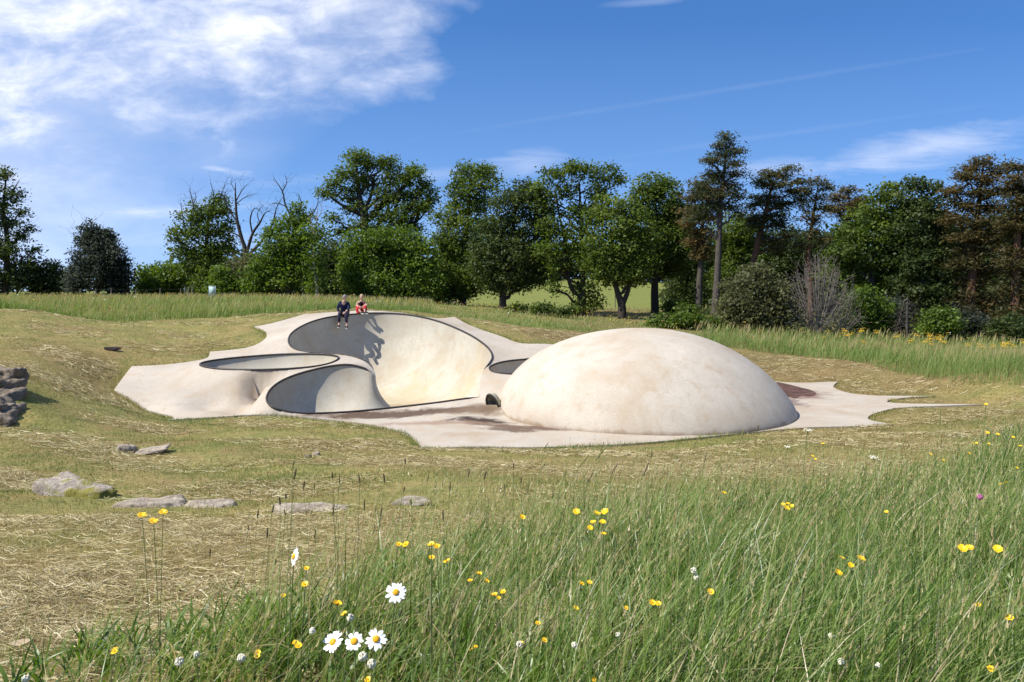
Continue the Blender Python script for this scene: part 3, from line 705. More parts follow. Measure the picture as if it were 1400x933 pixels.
tree('birch_tree', 'thin pale-stemmed birch with sparse leaves left of the seated couple', 'tree', (434, 409), 70,
     [(430,330,12,14),(436,350,14,12),(424,365,14,12),(438,380,14,18),(428,395,14,12),(445,318,10,8),(420,312,12,8)],
     [(434,409,2.4),(432,380,2.2),(429,350,1.8),(431,320,1.2),(434,285,.5)], 'lime', 'pale', dens=.6, seed=20, bias=-.2, dead=[[(431,322,.8),(426,305,.5),(421,292,.2)],[(433,300,.6),(440,288,.4),(437,276,.2)]])
tree('yew_tree', 'dark evergreen mass behind the seated couple between birch and tall oak', 'tree', (455, 408), 84,
     [(450,375,26,30),(465,360,26,30),(440,390,24,20),(478,385,24,24),(455,345,20,18)], [(455,408,3),(455,370,2.4),(458,345,1)], 'dark', dens=1.2, seed=21)
tree('oak_tree', 'tallest broad oak with an open airy crown above the seated couple', 'tree', (503, 409), 84,
     [(487,215,20,12),(475,235,20,13),(505,222,22,14),(455,248,16,10),(445,262,14,9),(470,265,24,12),(500,250,26,15),(530,225,20,12),(540,245,24,14),(565,240,22,14),(580,258,18,12),(555,265,26,14),(525,272,22,14),(485,285,22,10),(455,300,16,7),(575,285,22,16),(545,295,26,14),(470,318,16,8),(515,300,16,10),(590,272,12,9),(520,320,20,12),(560,312,24,14),(490,308,14,8)],
     [(503,409,8),(503,360,7),(499,315,6),(497,295,5),(490,262,3.2),(487,225,1.4)], 'oak', dens=.78, seed=22, bias=-.08, shell=.25, stems=None,
     dead=[[(499,300,4),(520,285,3),(545,262,2),(560,245,1)],[(497,295,3.5),(475,285,2.4),(455,272,1.5),(446,262,.6)],[(500,310,3),(478,314,2.2),(455,322,1.2),(440,330,.5)],[(497,292,3),(508,265,2.2),(512,240,1)],[(530,275,2),(535,310,1.6),(538,340,1)]])
tree('lime_tree', 'rounded fresh green tree in front of the tall oak behind the couple', 'tree', (528, 411), 76,
     [(500,335,30,18),(530,330,32,20),(560,335,26,20),(485,355,24,22),(515,358,34,24),(550,365,34,26),(575,355,22,26),(488,385,26,22),(525,388,36,22),(562,392,30,18),(590,385,18,22),(478,370,14,16)],
     [(528,411,5),(528,380,4),(528,345,2)], 'lime', dens=1.1, seed=23, bias=-.1)
tree('oak_tree', 'upright oak with a tall narrow top just right of the tall open oak', 'tree', (632, 414), 80,
     [(640,238,22,13),(662,235,20,12),(648,258,26,14),(675,255,12,10),(625,262,16,12),(632,285,28,16),(660,280,20,14),(612,300,20,14),(640,312,32,18),(608,330,24,18),(635,345,34,22),(610,365,24,20),(640,380,34,22),(605,390,22,18),(665,318,16,14),(668,350,18,18),(630,400,28,12)],
     [(632,414,6),(633,375,5),(636,330,4),(640,285,2.6),(645,240,1)], 'oak', dens=.95, seed=24, bias=0, shell=.35)
tree('sycamore_tree', 'dense dark round tree on a short straight trunk right of the upright oak', 'tree', (687, 421), 74,
     [(715,265,24,14),(695,280,26,16),(735,285,22,18),(680,310,30,18),(715,312,34,22),(745,318,16,20),(670,338,26,16),(705,348,38,22),(735,352,24,22),(665,368,24,16),(700,378,36,18),(735,378,22,14),(655,355,14,12),(688,394,26,8),(722,258,10,8)],
     [(687,422,5.2),(688,400,4.6),(692,365,4),(700,320,2.8),(706,280,1.2)], 'dark', dens=1.15, seed=25, bias=.12)
tree('oak_tree', 'open-crowned oak on a trunk with one elbow-bent branch above the pasture', 'tree', (797, 431), 72,
     [(758,240,20,12),(780,232,16,10),(800,235,22,12),(825,240,22,12),(845,248,12,8),(740,258,16,12),(770,262,24,13),(815,262,24,13),(745,285,20,14),(785,290,26,14),(820,290,20,14),(758,312,24,16),(795,320,26,16),(750,342,24,16),(785,346,28,14),(762,364,18,10),(805,362,16,14),(757,392,8,14),(800,395,20,14),(812,415,14,10),(795,420,14,8)],
     [(797,433,5.5),(796,410,4.6),(797,385,3.6),(796,345,3),(794,300,2.4),(792,250,1)], 'oak', dens=.82, seed=26, shell=.3, bias=-.02,
     dead=[[(794,405,3.4),(783,397,3),(777,378,2.8),(775,350,2.4),(770,310,1.6)],[(795,330,2),(810,290,1.5),(820,262,.8)],[(775,345,2),(766,300,1.4),(758,260,.7)]])
tree('maple_tree', 'round maple on a forked trunk standing in shade beyond the dome', 'tree', (850, 436), 69,
     [(835,282,24,16),(865,290,20,16),(815,300,18,14),(845,312,32,20),(820,335,26,18),(855,345,34,20),(880,330,18,20),(822,362,24,16),(850,375,34,16),(880,365,20,18),(830,380,18,9),(868,382,16,8),(808,355,12,12)],
     [(850,437,6.5),(850,418,5.5),(843,395,3.6),(838,360,2.6),(836,310,1.2)], 'oak', dens=1., seed=27, bias=.05, dead=[[(851,416,4.2),(859,395,3),(860,365,2.4),(862,320,1.2)]])
tree('chestnut_tree', 'full dense dark green tree with a single thick trunk left of the pines', 'tree', (896, 427), 76,
     [(895,252,26,13),(880,268,20,14),(912,265,20,16),(895,285,34,18),(925,290,16,18),(880,312,28,20),(915,318,30,22),(895,340,40,22),(870,345,20,20),(925,350,20,24),(890,364,34,14),(920,368,22,12),(868,366,18,12),(935,330,10,18)],
     [(896,428,6),(895,400,5.2),(896,370,4),(898,320,2.6),(896,270,1)], 'oak', dens=1.15, seed=28, bias=-.1)

# --- pines and the wood on the right
def pine_lobes(cx, top, bot, w, n, seed, tilt=0., narrow=.25):
    g = np.random.default_rng(seed); out = []
    for k in range(n):
        t = (k+.5)/n; y = top+(bot-top)*t; hw = w*(narrow+(1-narrow)*min(1, t*1.6))*g.uniform(.7, 1.15)
        x = cx+tilt*(y-top)
        for sgn in (-1, 1):
            a = hw*g.uniform(.35, .8)
            out.append((x+sgn*a*g.uniform(.6, 1.1), y+g.uniform(-4, 4), max(7, a*.75), g.uniform(4.5, 7.5)))
    return out
PK = dict(size=.10, per=30, elong=3.2, flat=.42, crad=.34, shell=.1, up=.9, twigs=2)
tree('pine_tree', 'tallest pine with a narrow layered dark crown rising above the wood', 'pine tree', (976, 432), 66,
     [(990,185,10,6),(998,195,14,6),(980,200,12,5),(1005,208,14,6),(985,213,20,7),(1000,225,20,7),(972,222,16,6),(1008,238,16,7),(980,240,24,8),(995,252,24,8),(962,250,16,8),(975,266,26,9),(1005,268,18,9),(955,262,14,8),(990,282,22,9),(962,285,22,10),(1010,290,14,9),(955,300,16,10)],
     [(976,434,5.4),(980,390,4.8),(983,330,4),(986,270,3),(992,215,1.6),(993,182,.5)], 'pine', 'grey', dens=.85, seed=31, bias=.12, **PK)
tree('pine_tree', 'rusty brown pine leaning against the left side of the tallest pine', 'pine tree', (955, 428), 70,
     [(958,258,18,9),(945,272,16,9),(968,275,16,10),(950,288,22,10),(968,298,20,9),(945,305,18,9),(960,318,22,9),(948,330,18,9),(962,342,16,8),(955,352,14,7)],
     [(955,429,5),(956,390,4.2),(960,330,3),(960,265,1)], 'rust', 'grey', dens=.9, seed=32, bias=0., **PK)
tree('pine_tree', 'leaning pine with a reddish trunk and wind-swept crown', 'pine tree', (1018, 440), 68,
     [(1085,233,14,6),(1070,240,20,7),(1092,248,16,6),(1050,240,16,7),(1040,250,18,8),(1062,255,24,8),(1085,262,22,7),(1095,272,14,6),(1050,270,24,9),(1072,280,24,9),(1035,280,20,10),(1055,295,26,10),(1040,310,20,9),(1068,305,20,9),(1075,322,16,9),(1050,325,18,9),(1062,338,18,8),(1030,300,14,9)],
     [(1018,441,5.2),(1023,390,4.6),(1033,345,4.2),(1046,295,3.2),(1056,255,1.6),(1072,236,.5)], 'pine', 'red', dens=.85, seed=33, bias=.10, **PK)
tree('pine_tree', 'flat-topped brownish pine with sky showing through between leaning pine and fir', 'pine tree', (1108, 445), 68,
     [(1115,250,16,6),(1128,258,12,6),(1100,262,16,7),(1120,270,16,7),(1105,280,18,7),(1128,284,10,6),(1098,296,14,7),(1118,300,14,7),(1108,318,18,8),(1095,335,16,9),(1122,330,14,8)],
     [(1108,446,4.6),(1108,390,4),(1106,340,3.4),(1112,295,2.4),(1118,256,.6)], 'pine', 'red', dens=.75, seed=34, bias=.14, **PK)
tree('pine_tree', 'low rounded brown-topped pine peeping over the green fir', 'pine tree', (1160, 450), 71,
     [(1160,262,16,7),(1145,272,18,8),(1175,275,20,8),(1160,285,26,9),(1185,288,18,8),(1140,288,16,9),(1165,300,26,10)], [(1160,451,5),(1160,390,4),(1160,320,3),(1161,262,.8)], 'rust', 'grey', dens=.9, seed=35, bias=-.05, **PK)
tree('fir_tree', 'broad mid green tree with feathery tips right of the brown-topped pine', 'tree', (1190, 458), 66,
     [(1200,268,16,12),(1220,262,14,12),(1185,295,22,14),(1215,295,24,18),(1165,318,26,16),(1195,325,34,18),(1225,325,22,20),(1150,345,26,18),(1185,355,36,20),(1220,360,26,22),(1150,375,28,18),(1190,388,36,18),(1225,392,24,18),(1160,405,26,16)],
     [(1190,459,6),(1192,390,5),(1198,320,3),(1205,262,.8)], 'oak', 'grey', dens=1.05, seed=36, bias=-.08, spike=.2, flat=.45, size=.17)
tree('beech_tree', 'dense blackish green tree between the mid green tree and the brown conifers', 'tree', (1262, 464), 64,
     [(1255,252,16,10),(1272,255,12,9),(1245,270,20,12),(1275,278,22,14),(1255,300,32,16),(1290,305,16,16),(1245,325,28,18),(1280,335,28,18),(1255,358,34,20),(1285,368,26,18),(1245,388,28,18),(1278,398,28,18),(1260,420,30,18)],
     [(1262,465,6),(1262,400,5),(1262,330,3.4),(1260,258,.8)], 'dark', 'dark', dens=1.15, seed=37, bias=.1, flat=.45, size=.17)
tree('pine_tree', 'big bushy brown conifer with a rounded top near the right frame edge', 'pine tree', (1325, 468), 62,
     [(1345,222,20,8),(1330,230,18,8),(1362,232,18,9),(1315,245,20,9),(1345,248,26,9),(1305,262,18,9),(1335,265,28,10),(1368,262,18,9),(1315,282,26,10),(1350,285,26,10),(1305,300,22,11),(1335,305,28,11),(1320,325,28,11),(1352,325,22,11),(1335,345,30,12),(1318,362,24,12),(1350,368,26,12),(1338,388,28,12),(1322,405,24,12),(1350,412,26,12),(1335,430,26,12),(1310,422,16,12)],
     [(1325,469,7),(1328,400,6),(1333,330,4.4),(1340,265,2.4),(1345,222,.8)], 'rust', 'red', dens=1., seed=38, bias=-.08, **PK)
tree('pine_tree', 'brown conifer cut by the right frame edge', 'pine tree', (1385, 470), 60,
     [(1390,228,20,8),(1408,235,20,9),(1380,248,20,9),(1400,258,26,10),(1385,275,24,10),(1420,270,24,12),(1395,295,28,11),(1378,312,20,11),(1405,320,28,12),(1390,342,30,12),(1420,340,26,14),(1380,362,22,12),(1405,372,30,12),(1388,395,28,12),(1415,400,26,12),(1395,420,28,12),(1380,435,20,12),(1415,438,26,12)],
     [(1385,471,7),(1388,400,6),(1391,330,4.4),(1392,230,1)], 'rust', 'red', dens=1., seed=39, bias=-.12, **PK)
# trees behind, filling the dark of the wood
for k, (px, D, top, w_, lab, lf) in enumerate([
  (930, 88, 285, 34, 'shadowy tree deep in the wood left of the tallest pine trunk', 'dark'), (1010, 86, 300, 40, 'shadowy tree deep in the wood right of the tallest pine trunk', 'oak'),
  (1075, 84, 320, 40, 'shadowy tree deep in the wood behind the leaning pine', 'dark'), (1135, 82, 325, 40, 'shadowy tree deep in the wood behind the flat-topped pine', 'dark'),
  (1235, 80, 285, 44, 'shadowy tree deep in the wood behind the blackish tree', 'dark'), (1300, 78, 300, 44, 'shadowy tree deep in the wood left of the bushy brown conifer', 'dark'), (1375, 76, 290, 44, 'shadowy tree deep in the wood between the two brown conifers', 'dark'), (1440, 74, 270, 46, 'shadowy tree beyond the right frame edge', 'dark')]):
    g = np.random.default_rng(60+k); lb = []
    for q in range(9):
        t = q/8; lb.append((px+g.uniform(-.5, .5)*w_, top+12+(425-top)*t, w_*g.uniform(.6, .85), 22))
    tree('forest_tree', lab, 'tree', (px, 440), D, lb, [(px,442,5),(px+2,380,4),(px,320,2.6),(px,top+5,.8)], lf, dens=1.1, seed=60+k, bias=0., group='shadowy trees deep in the right hand wood')

# --- shrubs on the right
tree('elder_shrub', 'big grey-green rounded shrub at the wood edge right of the dome top', 'shrub', (1035, 458), 56,
     [(1035,385,28,20),(1015,402,26,20),(1055,402,28,22),(1005,425,22,22),(1035,425,32,24),(1065,430,26,22),(1015,445,26,12),(1050,447,30,12),(1040,368,14,8),(995,438,10,14)],
     [(1035,459,3),(1036,430,2),(1036,390,.8)], 'grey', 'grey', dens=1.15, seed=41, bias=-.05, size=.14, crad=.28)
g = np.random.default_rng(142)
def fan(cx, base, top, w, n, g):
    out = []
    for dx in np.linspace(-w, w, n):
        dx += g.normal()*2; hh = (base-top)*(1-.55*(abs(dx)/w)**2.0)*g.uniform(.8, 1.02); dy = g.uniform(-1., 1.)
        out.append([(cx+dx*.12, base-4, .55), (cx+dx*.5, base-hh*.4, .42, dy*.4), (cx+dx*.85, base-hh*.75, .28, dy*.8), (cx+dx*1.02, base-hh, .10, dy)])
    return out
tree('bare_shrub', 'leafless purple-grey twiggy shrub right of the big grey-green shrub', 'shrub', (1118, 460), 55, [(1112,446,26,12),(1142,450,18,8),(1095,440,14,10)], [(1118,461,1.4),(1118,420,1.1),(1119,385,.7),(1118,345,.2)], 'purple', 'mauve', dens=.35, seed=42, bias=-.1, limbs=False, size=.12,
     dead=fan(1118, 458, 345, 46, 46, g)+fan(1150, 458, 395, 22, 16, g))
tree('flowering_bush', 'fresh green bush dotted white low at the wood edge right of the bare shrub', 'bush', (1185, 462), 57,
     [(1180,410,24,16),(1200,420,20,18),(1175,432,24,18),(1200,445,22,14),(1168,448,16,10)], [(1185,463,2.4),(1185,435,1.6),(1185,410,.6)], 'lime', dens=1.1, seed=43, bias=-.25, size=.15, crad=.28)
tree('dead_conifer', 'small dead grey conifer with drooping bare branches', 'tree', (1240, 464), 56, [], [(1240,465,2.4),(1240,435,1.6),(1241,403,.3)], bk='grey', seed=44, limbs=False,
     dead=[[(1240,y,.9),(1240+dx*.5,y+2,.6),(1240+dx,y+10,.2,dx*.02)] for y in range(410, 460, 6) for dx in (-(y-400)*.42-3, (y-400)*.42+3)])
tree('flowering_bush', 'light green rounded bush at the wood edge under the blackish tree', 'bush', (1282, 466), 55,
     [(1285,440,24,16),(1270,450,18,12),(1300,450,18,12),(1288,428,12,8)], [(1282,467,2),(1283,450,1.4),(1284,432,.6)], 'lime', dens=1.1, seed=45, bias=-.15, size=.14, crad=.26)
tree('grey_shrub', 'dull grey-green shrub at the foot of the bushy brown conifer', 'shrub', (1320, 468), 57,
     [(1318,440,26,18),(1340,450,22,14),(1308,452,18,12)], [(1320,469,2),(1320,450,1.4),(1320,435,.6)], 'purple', dens=1.0, seed=46, size=.14, crad=.26)
tree('grey_shrub', 'dark low shrub at the wood edge between the bare shrub and the dead conifer', 'shrub', (1218, 464), 59,
     [(1220,425,20,22),(1212,445,20,14),(1232,448,16,12)], [(1218,465,2),(1218,450,1.4),(1219,430,.6)], 'purple', dens=1.0, seed=47, size=.14, crad=.26)
tree('grey_shrub', 'dark low shrub at the right frame edge under the brown conifers', 'shrub', (1385, 470), 55,
     [(1370,452,22,14),(1395,448,24,18),(1415,452,22,14)], [(1385,471,2),(1385,455,1.4),(1386,440,.6)], 'dark', dens=1.0, seed=48, size=.14, crad=.26)
tree('bramble_bush', 'low spreading bright bramble bank behind the dome top', 'bush', (935, 448), 55,
     [(910,440,22,8),(935,438,24,10),(960,442,24,9),(975,448,22,7),(895,446,16,6),(925,448,30,6),(950,449,30,6)], [(935,449,1.2),(936,444,.8),(938,440,.4)], 'lime', dens=1.1, seed=49, bias=-.25, size=.14, crad=.24)
for k, (px, py, D, w_, h_, lab) in enumerate([(740,427,62,14,9,'small dark thorn bush on the pasture edge right of the short trunk'), (770,430,60,13,7,'small thorn bush on the pasture edge left of the bent trunk'), (708,425,64,8,6,'tiny thorn bush near the foot of the dark round tree'),
   (918,424,72,10,10,'small bush beside the single thick trunk left of the pines'), (940,432,66,14,12,'leafy undergrowth bush at the foot of the pines'), (1000,428,70,12,20,'tall thin bush between the pine trunks')]):
    tree('thorn_bush', lab, 'bush', (px, py+3), D, [(px, py-h_*.5, w_, h_*.8), (px-w_*.4, py-h_*.2, w_*.7, h_*.6), (px+w_*.5, py-h_*.3, w_*.6, h_*.6)], [(px,py+4,1),(px,py-h_*.3,.6),(px,py-h_,.3)], 'oak', dens=1.1, seed=80+k, bias=-.2, size=.15, crad=.25)
# far woods beyond the pasture and at the left gap
g = np.random.default_rng(99)
C = []; T = []
def far_row(px0, px1, D, H, n, dx=5.0):
    for px in np.arange(px0, px1, dx):
        d_ = D+6*math.sin(px*.05); s = d_/F; x = (px-700)*s; zb = terrain_z(np.array([[x, d_]]))[0]
        h_ = H*(1+.2*math.sin(px*.05)+.15*math.sin(px*.021+1)+.1*math.sin(px*.17))
        for _ in range(n):
            C.append([x+g.normal()*1.5, d_+g.uniform(-4, 4), zb+g.uniform(.0, 1)*h_*g.uniform(.8, 1.1)]); T.append(np.clip(g.normal(.35, .2), 0, 1))
far_row(-700, 200, 300, 4.0, 6); far_row(540, 1000, 182, 8.0, 16, 4.); far_row(930, 1560, 118, 10.5, 16); far_row(1500, 2400, 200, 9, 8)
far_row(250, 600, 112, 5.2, 12, 4.)
v, f, t = clumps_to_leaves(np.array(C), .9, 9, .75, g, .8, .5, 1.3, np.array(T))
o = put('distant_woods', npmesh('distant_woods', v, f, {'tint': t}), LM['dark']); tag(o, 'dark line of far woods beyond the pasture', 'woods', None, 'stuff')
# ================================================================ grasses
def blades(P, h, w, az, lean, tint, S=3, g=rng, curve=1.6):
    """P (n,3) roots; each blade is a bent tapering strip"""
    n = len(P); side_az = az+np.pi/2+g.uniform(-1.2, 1.2, n)
    dirv = np.stack([np.cos(az), np.sin(az)], -1); sv = np.stack([np.cos(side_az), np.sin(side_az)], -1)
    rows = []
    for k in range(S+1):
        t = k/S
        hor = h*lean*t**curve; ver = h*t*np.sqrt(np.clip(1-(lean*t**(curve-1))**2*.55, .05, 1))
        c = P+np.column_stack([dirv*hor[:, None], ver])
        if k < S:
            ww = w*(1-.75*t**1.5)*.5
            rows += [c-np.column_stack([sv*ww[:, None], np.zeros(n)]), c+np.column_stack([sv*ww[:, None], np.zeros(n)])]
        else: rows.append(c)
    m = 2*S+1
    v = np.stack(rows, 1).reshape(-1, 3); b0 = (np.arange(n)*m)[:, None]
    q = np.vstack([b0+np.array([[2*k, 2*k+1, 2*k+3, 2*k+2]]) for k in range(S-1)]) if S > 1 else np.zeros((0, 4), int)
    t3 = b0+np.array([[2*S-2, 2*S-1, 2*S]])
    return v, q, t3, np.repeat(tint, m)
class Bucket:
    def __init__(s): s.v = []; s.q = []; s.t = []; s.a = []; s.n = 0
    def add(s, v, q, t, a):
        s.v.append(v); s.q.append(q+s.n); s.t.append(t+s.n); s.a.append(a); s.n += len(v)
    def build(s, name, mat_, label, cat):
        o = put(name, npmesh(name, np.vstack(s.v), [np.vstack(s.q), np.vstack(s.t)], {'tint': np.concatenate(s.a)}), mat_)
        return tag(o, label, cat, None, 'stuff')
def scatter(n, x0, x1, y0, y1, g, frust=True, extra=1.2):
    p = np.stack([g.uniform(x0, x1, n), g.uniform(y0, y1, n)], -1)
    if frust: p = p[np.abs(p[:, 0]) < p[:, 1]*.66+extra]
    return p
def patchy(p, f=1., ph=0.):
    x, y = p[:, 0]*f, p[:, 1]*f
    return .5+.25*np.sin(x*1.7+ph+1.3*np.sin(y*1.1))+.25*np.sin(y*2.1-ph+1.7*np.sin(x*.8))
g = np.random.default_rng(5)
TALLC = [(0, (0.033, 0.067, 0.012)), (.25, (0.095, 0.168, 0.024)), (.5, (0.176, 0.258, 0.048)), (.72, (0.310, 0.353, 0.120)), (.84, (0.441, 0.389, 0.168)), (.93, (0.483, 0.367, 0.189)), (1, (0.525, 0.420, 0.263))]
M_TALL = leafmat('tall_grass_blades', TALLC, .42, rough=.38, spec=.5)
M_TURF = leafmat('turf_blades', [(0, (.085, .135, .024)), (.35, (.160, .200, .044)), (.6, (.26, .245, .075)), (.8, (.36, .285, .115)), (1, (.46, .36, .17))], .3, rough=.6)
M_HAY = leafmat('hay_straw', [(0, (.16, .105, .036)), (.35, (.36, .285, .125)), (.7, (.56, .48, .26)), (1, (.70, .64, .42))], .2, rough=.5, spec=.35)
M_MEAD = leafmat('meadow_blades', [(0, (.075, .125, .022)), (.4, (.160, .235, .052)), (.7, (.26, .31, .10)), (.88, (.32, .28, .11)), (1, (.34, .25, .13))], .35, rough=.5)

# tall grass in front
B = Bucket()
for (y0, y1, dens, S, wk) in ((1.3, 3.2, 1500, 4, 1.35), (3.2, 6, 850, 4, 1.75), (6, 11, 480, 3, 2.4), (11, 25, 230, 2, 3.2)):
    xr = y1*.66+1.4; n = int(dens*(y1-y0)*2*xr)
    p = scatter(n, -xr, xr, y0, y1, g); d = seg_dist(p, TALL_EDGE)*np.where(in_poly(p, TALL), 1, -1); k_ = d > -1.1; p = p[k_]; d = d[k_]
    edge = np.clip(d/(.16+.07*p[:, 1]), 0, 1)
    pa = patchy(p, 1.1)
    p_keep = g.uniform(size=len(p)) < np.where(d < 0, .10*(1+d/1.1)+.02, .16+.84*edge)*np.clip(.02+1.35*pa, 0, 1); p = p[p_keep]; edge = edge[p_keep]; pa = pa[p_keep]; n = len(p)
    h = (.20+.38*edge**.7)*g.uniform(.3, 1.25, n)*(.55+.75*pa)
    near = np.clip((p[:, 1]-1.0)/1.6, .6, 1); h *= near
    w = wk*g.uniform(.0028, .0058, n)
    sw = patchy(p, 1.9, 7.); az = g.normal(.15, .95, n)+2.2*(sw-.5); lean = np.clip(g.normal(.66, .36, n), .02, 1.32)
    t = np.clip(g.normal(.42, .24, n)+.18*(patchy(p, .6, 2.)-.5)*2+np.where(g.uniform(size=n) < .09, .42, 0), 0, 1)
    B.add(*blades(np.column_stack([p, gz(p)-.02]), h, w, az, lean, t, S, g))
p = np.vstack([scatter(2600, -2, 4, 1.5, 4.5, g), scatter(2600, -1, 8, 4.5, 9, g)]); d = seg_dist(p, TALL_EDGE)*np.where(in_poly(p, TALL), 1, -1); p = p[(d > -.5) & (g.uniform(size=len(p)) < patchy(p, 1.6, 3.))]
for k in range(6):
    n = len(p); q = p+g.normal(0, .02, p.shape)
    B.add(*blades(np.column_stack([q, gz(q)+g.uniform(0, .12, n)]), g.uniform(.07, .20, n), g.uniform(.010, .020, n), g.uniform(0, 6.28, n), g.uniform(.5, 1.2, n), np.clip(g.normal(.30, .14, n), 0, .6), 4, g, 1.5))
# flowering grass stalks with seed heads
def stalks(B, p, g, hmin, hmax, thick=1., headtint=(.74, .95)):
    n = len(p); h = g.uniform(hmin, hmax, n); az = g.normal(.15, .45, n); lean = np.clip(g.normal(.42, .18, n), .05, .9)
    root = np.column_stack([p, gz(p)-.02])
    B.add(*blades(root, h, .0022*thick*np.ones(n), az, lean, np.clip(g.normal(.62, .1, n), 0, 1), 4, g, 1.8))
    # heads: short overlapping blades near the tip
    tipt = []
    for k in range(12):
        tt = g.uniform(.78, 1.0, n)
        hor = h*lean*tt**1.8; ver = h*tt*np.sqrt(np.clip(1-(lean*tt**.8)**2*.55, .05, 1))
        c = root+np.column_stack([np.cos(az)*hor, np.sin(az)*hor, ver])
        B.add(*blades(c, g.uniform(.014, .034, n)*thick**.5, g.uniform(.0028, .0055, n)*thick, az+g.normal(0, 1.1, n), g.uniform(.2, .7, n), np.clip(g.uniform(*headtint, n), 0, 1), 1, g))
p = np.vstack([scatter(1500, -2, 5, 1.6, 4.5, g), scatter(2600, -2, 8, 4.5, 9, g), scatter(2200, 2, 16, 9, 20, g)]); p = p[in_poly(p, TALL)]
p = p[g.uniform(size=len(p)) < .35+.65*patchy(p, .8, 4.)]
k_ = p[:, 1] < 8
pc = np.vstack([scatter(900, .2, 3.4, 5.2, 9.2, g), scatter(500, -1.2, .8, 3.2, 6, g), scatter(700, 3, 9, 7, 13, g)]); pc = pc[(seg_dist(pc, TALL_EDGE)*np.where(in_poly(pc, TALL), 1, -1) > -.4) & (g.uniform(size=len(pc)) < 1.5*patchy(pc, 1.3, 2.)-.35)]
stalks(B, pc, g, .55, .92, 1.5, (.70, .99)); stalks(B, p[k_], g, .42, .78, 1.1); stalks(B, p[~k_], g, .45, .78, 1.9)
B.build('tall_grass', M_TALL, 'tall wind-bent green grass filling the near right corner', 'grass')

# mown turf
B = Bucket(); H = Bucket()
for (y0, y1, dens, S, wk, hk) in ((2., 7, 1500, 2, .9, 1.), (7, 13, 850, 2, 1.5, 1.15), (13, 24, 400, 1, 2.5, 1.35), (24, 44, 140, 1, 3.6, 1.2)):
    xr = y1*.66+1.5; n = int(dens*(y1-y0)*2*xr); p = scatter(n, -xr, xr, y0, y1, g)
    if y1 > 18: p = p[~in_poly(p, outline)]
    if y1 > 22: p = p[~in_poly(p, ME)]
    dr = dry_f(p); pa = patchy(p, .9, 1.); pb = patchy(p, .33, 3.)
    k_ = g.uniform(size=len(p)) < np.clip(.05+1.1*pa-1.2*np.clip(patchy(p, .75, 9.)-.62, 0, 1), 0, 1); p = p[k_]; dr = dr[k_]; pa = pa[k_]; pb = pb[k_]; n = len(p)
    t = np.clip(g.normal(.33, .27, n)-(.30*np.exp(-(seg_dist(p, outline, True)/1.3)**2)*(p[:, 0] < 3) if y1 > 12 else 0)+.45*dr+1.0*(pb-.54)+np.where(g.uniform(size=n) < .2, .3, 0), 0, 1)
    B.add(*blades(np.column_stack([p, gz(p)-.01]), hk*g.uniform(.025, .075, n), wk*g.uniform(.003, .006, n), g.uniform(0, 6.28, n), g.uniform(.3, 1.1, n), t, S, g))
# fringe of longer grass along the slab edge
ol = resample(outline, 2600, True); nrm2 = np.roll(ol, -1, 0)-np.roll(ol, 1, 0); nrm2 = np.stack([nrm2[:, 1], -nrm2[:, 0]], -1); nrm2 /= np.linalg.norm(nrm2, axis=1)[:, None]+1e-9
a_ = .5*np.sum(outline[:, 0]*np.roll(outline[:, 1], -1)-np.roll(outline[:, 0], -1)*outline[:, 1])
if a_ < 0: nrm2 = -nrm2
for k in range(4):
    q = ol[:, :2]+nrm2*g.uniform(.01, .22, len(ol))[:, None]; q = q[~in_poly(q, outline)]; n = len(q)
    B.add(*blades(np.column_stack([q, gz(q)-.03]), g.uniform(.02, .12, n)*(.5+patchy(q, 1.7, 2.)), g.uniform(.008, .016, n), g.uniform(0, 6.28, n), g.uniform(.3, .9, n), np.clip(g.normal(.22, .12, n)+.5*dry_f(q), 0, 1), 1, g))
B.build('mown_grass', M_TURF, 'short mown yellowing turf around the skate bowl', 'grass')
# cut hay lying on the turf: long flat strands
def strands(H, p, ln, w, g, az0=.0, spread=.8):
    n = len(p); az = g.normal(az0, spread, n); c = g.normal(0, .5, n)
    rows = []; S = 3
    lift = g.uniform(.003, .022, n)*(1+2.2*patchy(p, 2.3, 1.))
    for k in range(S+1):
        t = k/S-.5
        a = az+c*t; x = p[:, 0]+ln*t*np.cos(a); y = p[:, 1]+ln*t*np.sin(a); xy = np.stack([x, y], -1)
        z = gz(xy)+lift*(1+.35*np.sin(k*2.1+c*3))
        for sg in (-1, 1):
            rows.append(np.column_stack([x-sg*np.sin(a)*w*.5, y+sg*np.cos(a)*w*.5, z+sg*w*.3*np.sign(c)]))
    m = 2*(S+1); v = np.stack(rows, 1).reshape(-1, 3); b0 = (np.arange(n)*m)[:, None]
    q = np.vstack([b0+np.array([[2*k, 2*k+1, 2*k+3, 2*k+2]]) for k in range(S)])
    H.add(v, q, np.zeros((0, 3), int), np.repeat(np.clip(g.normal(.40, .30, n), 0, 1), m))
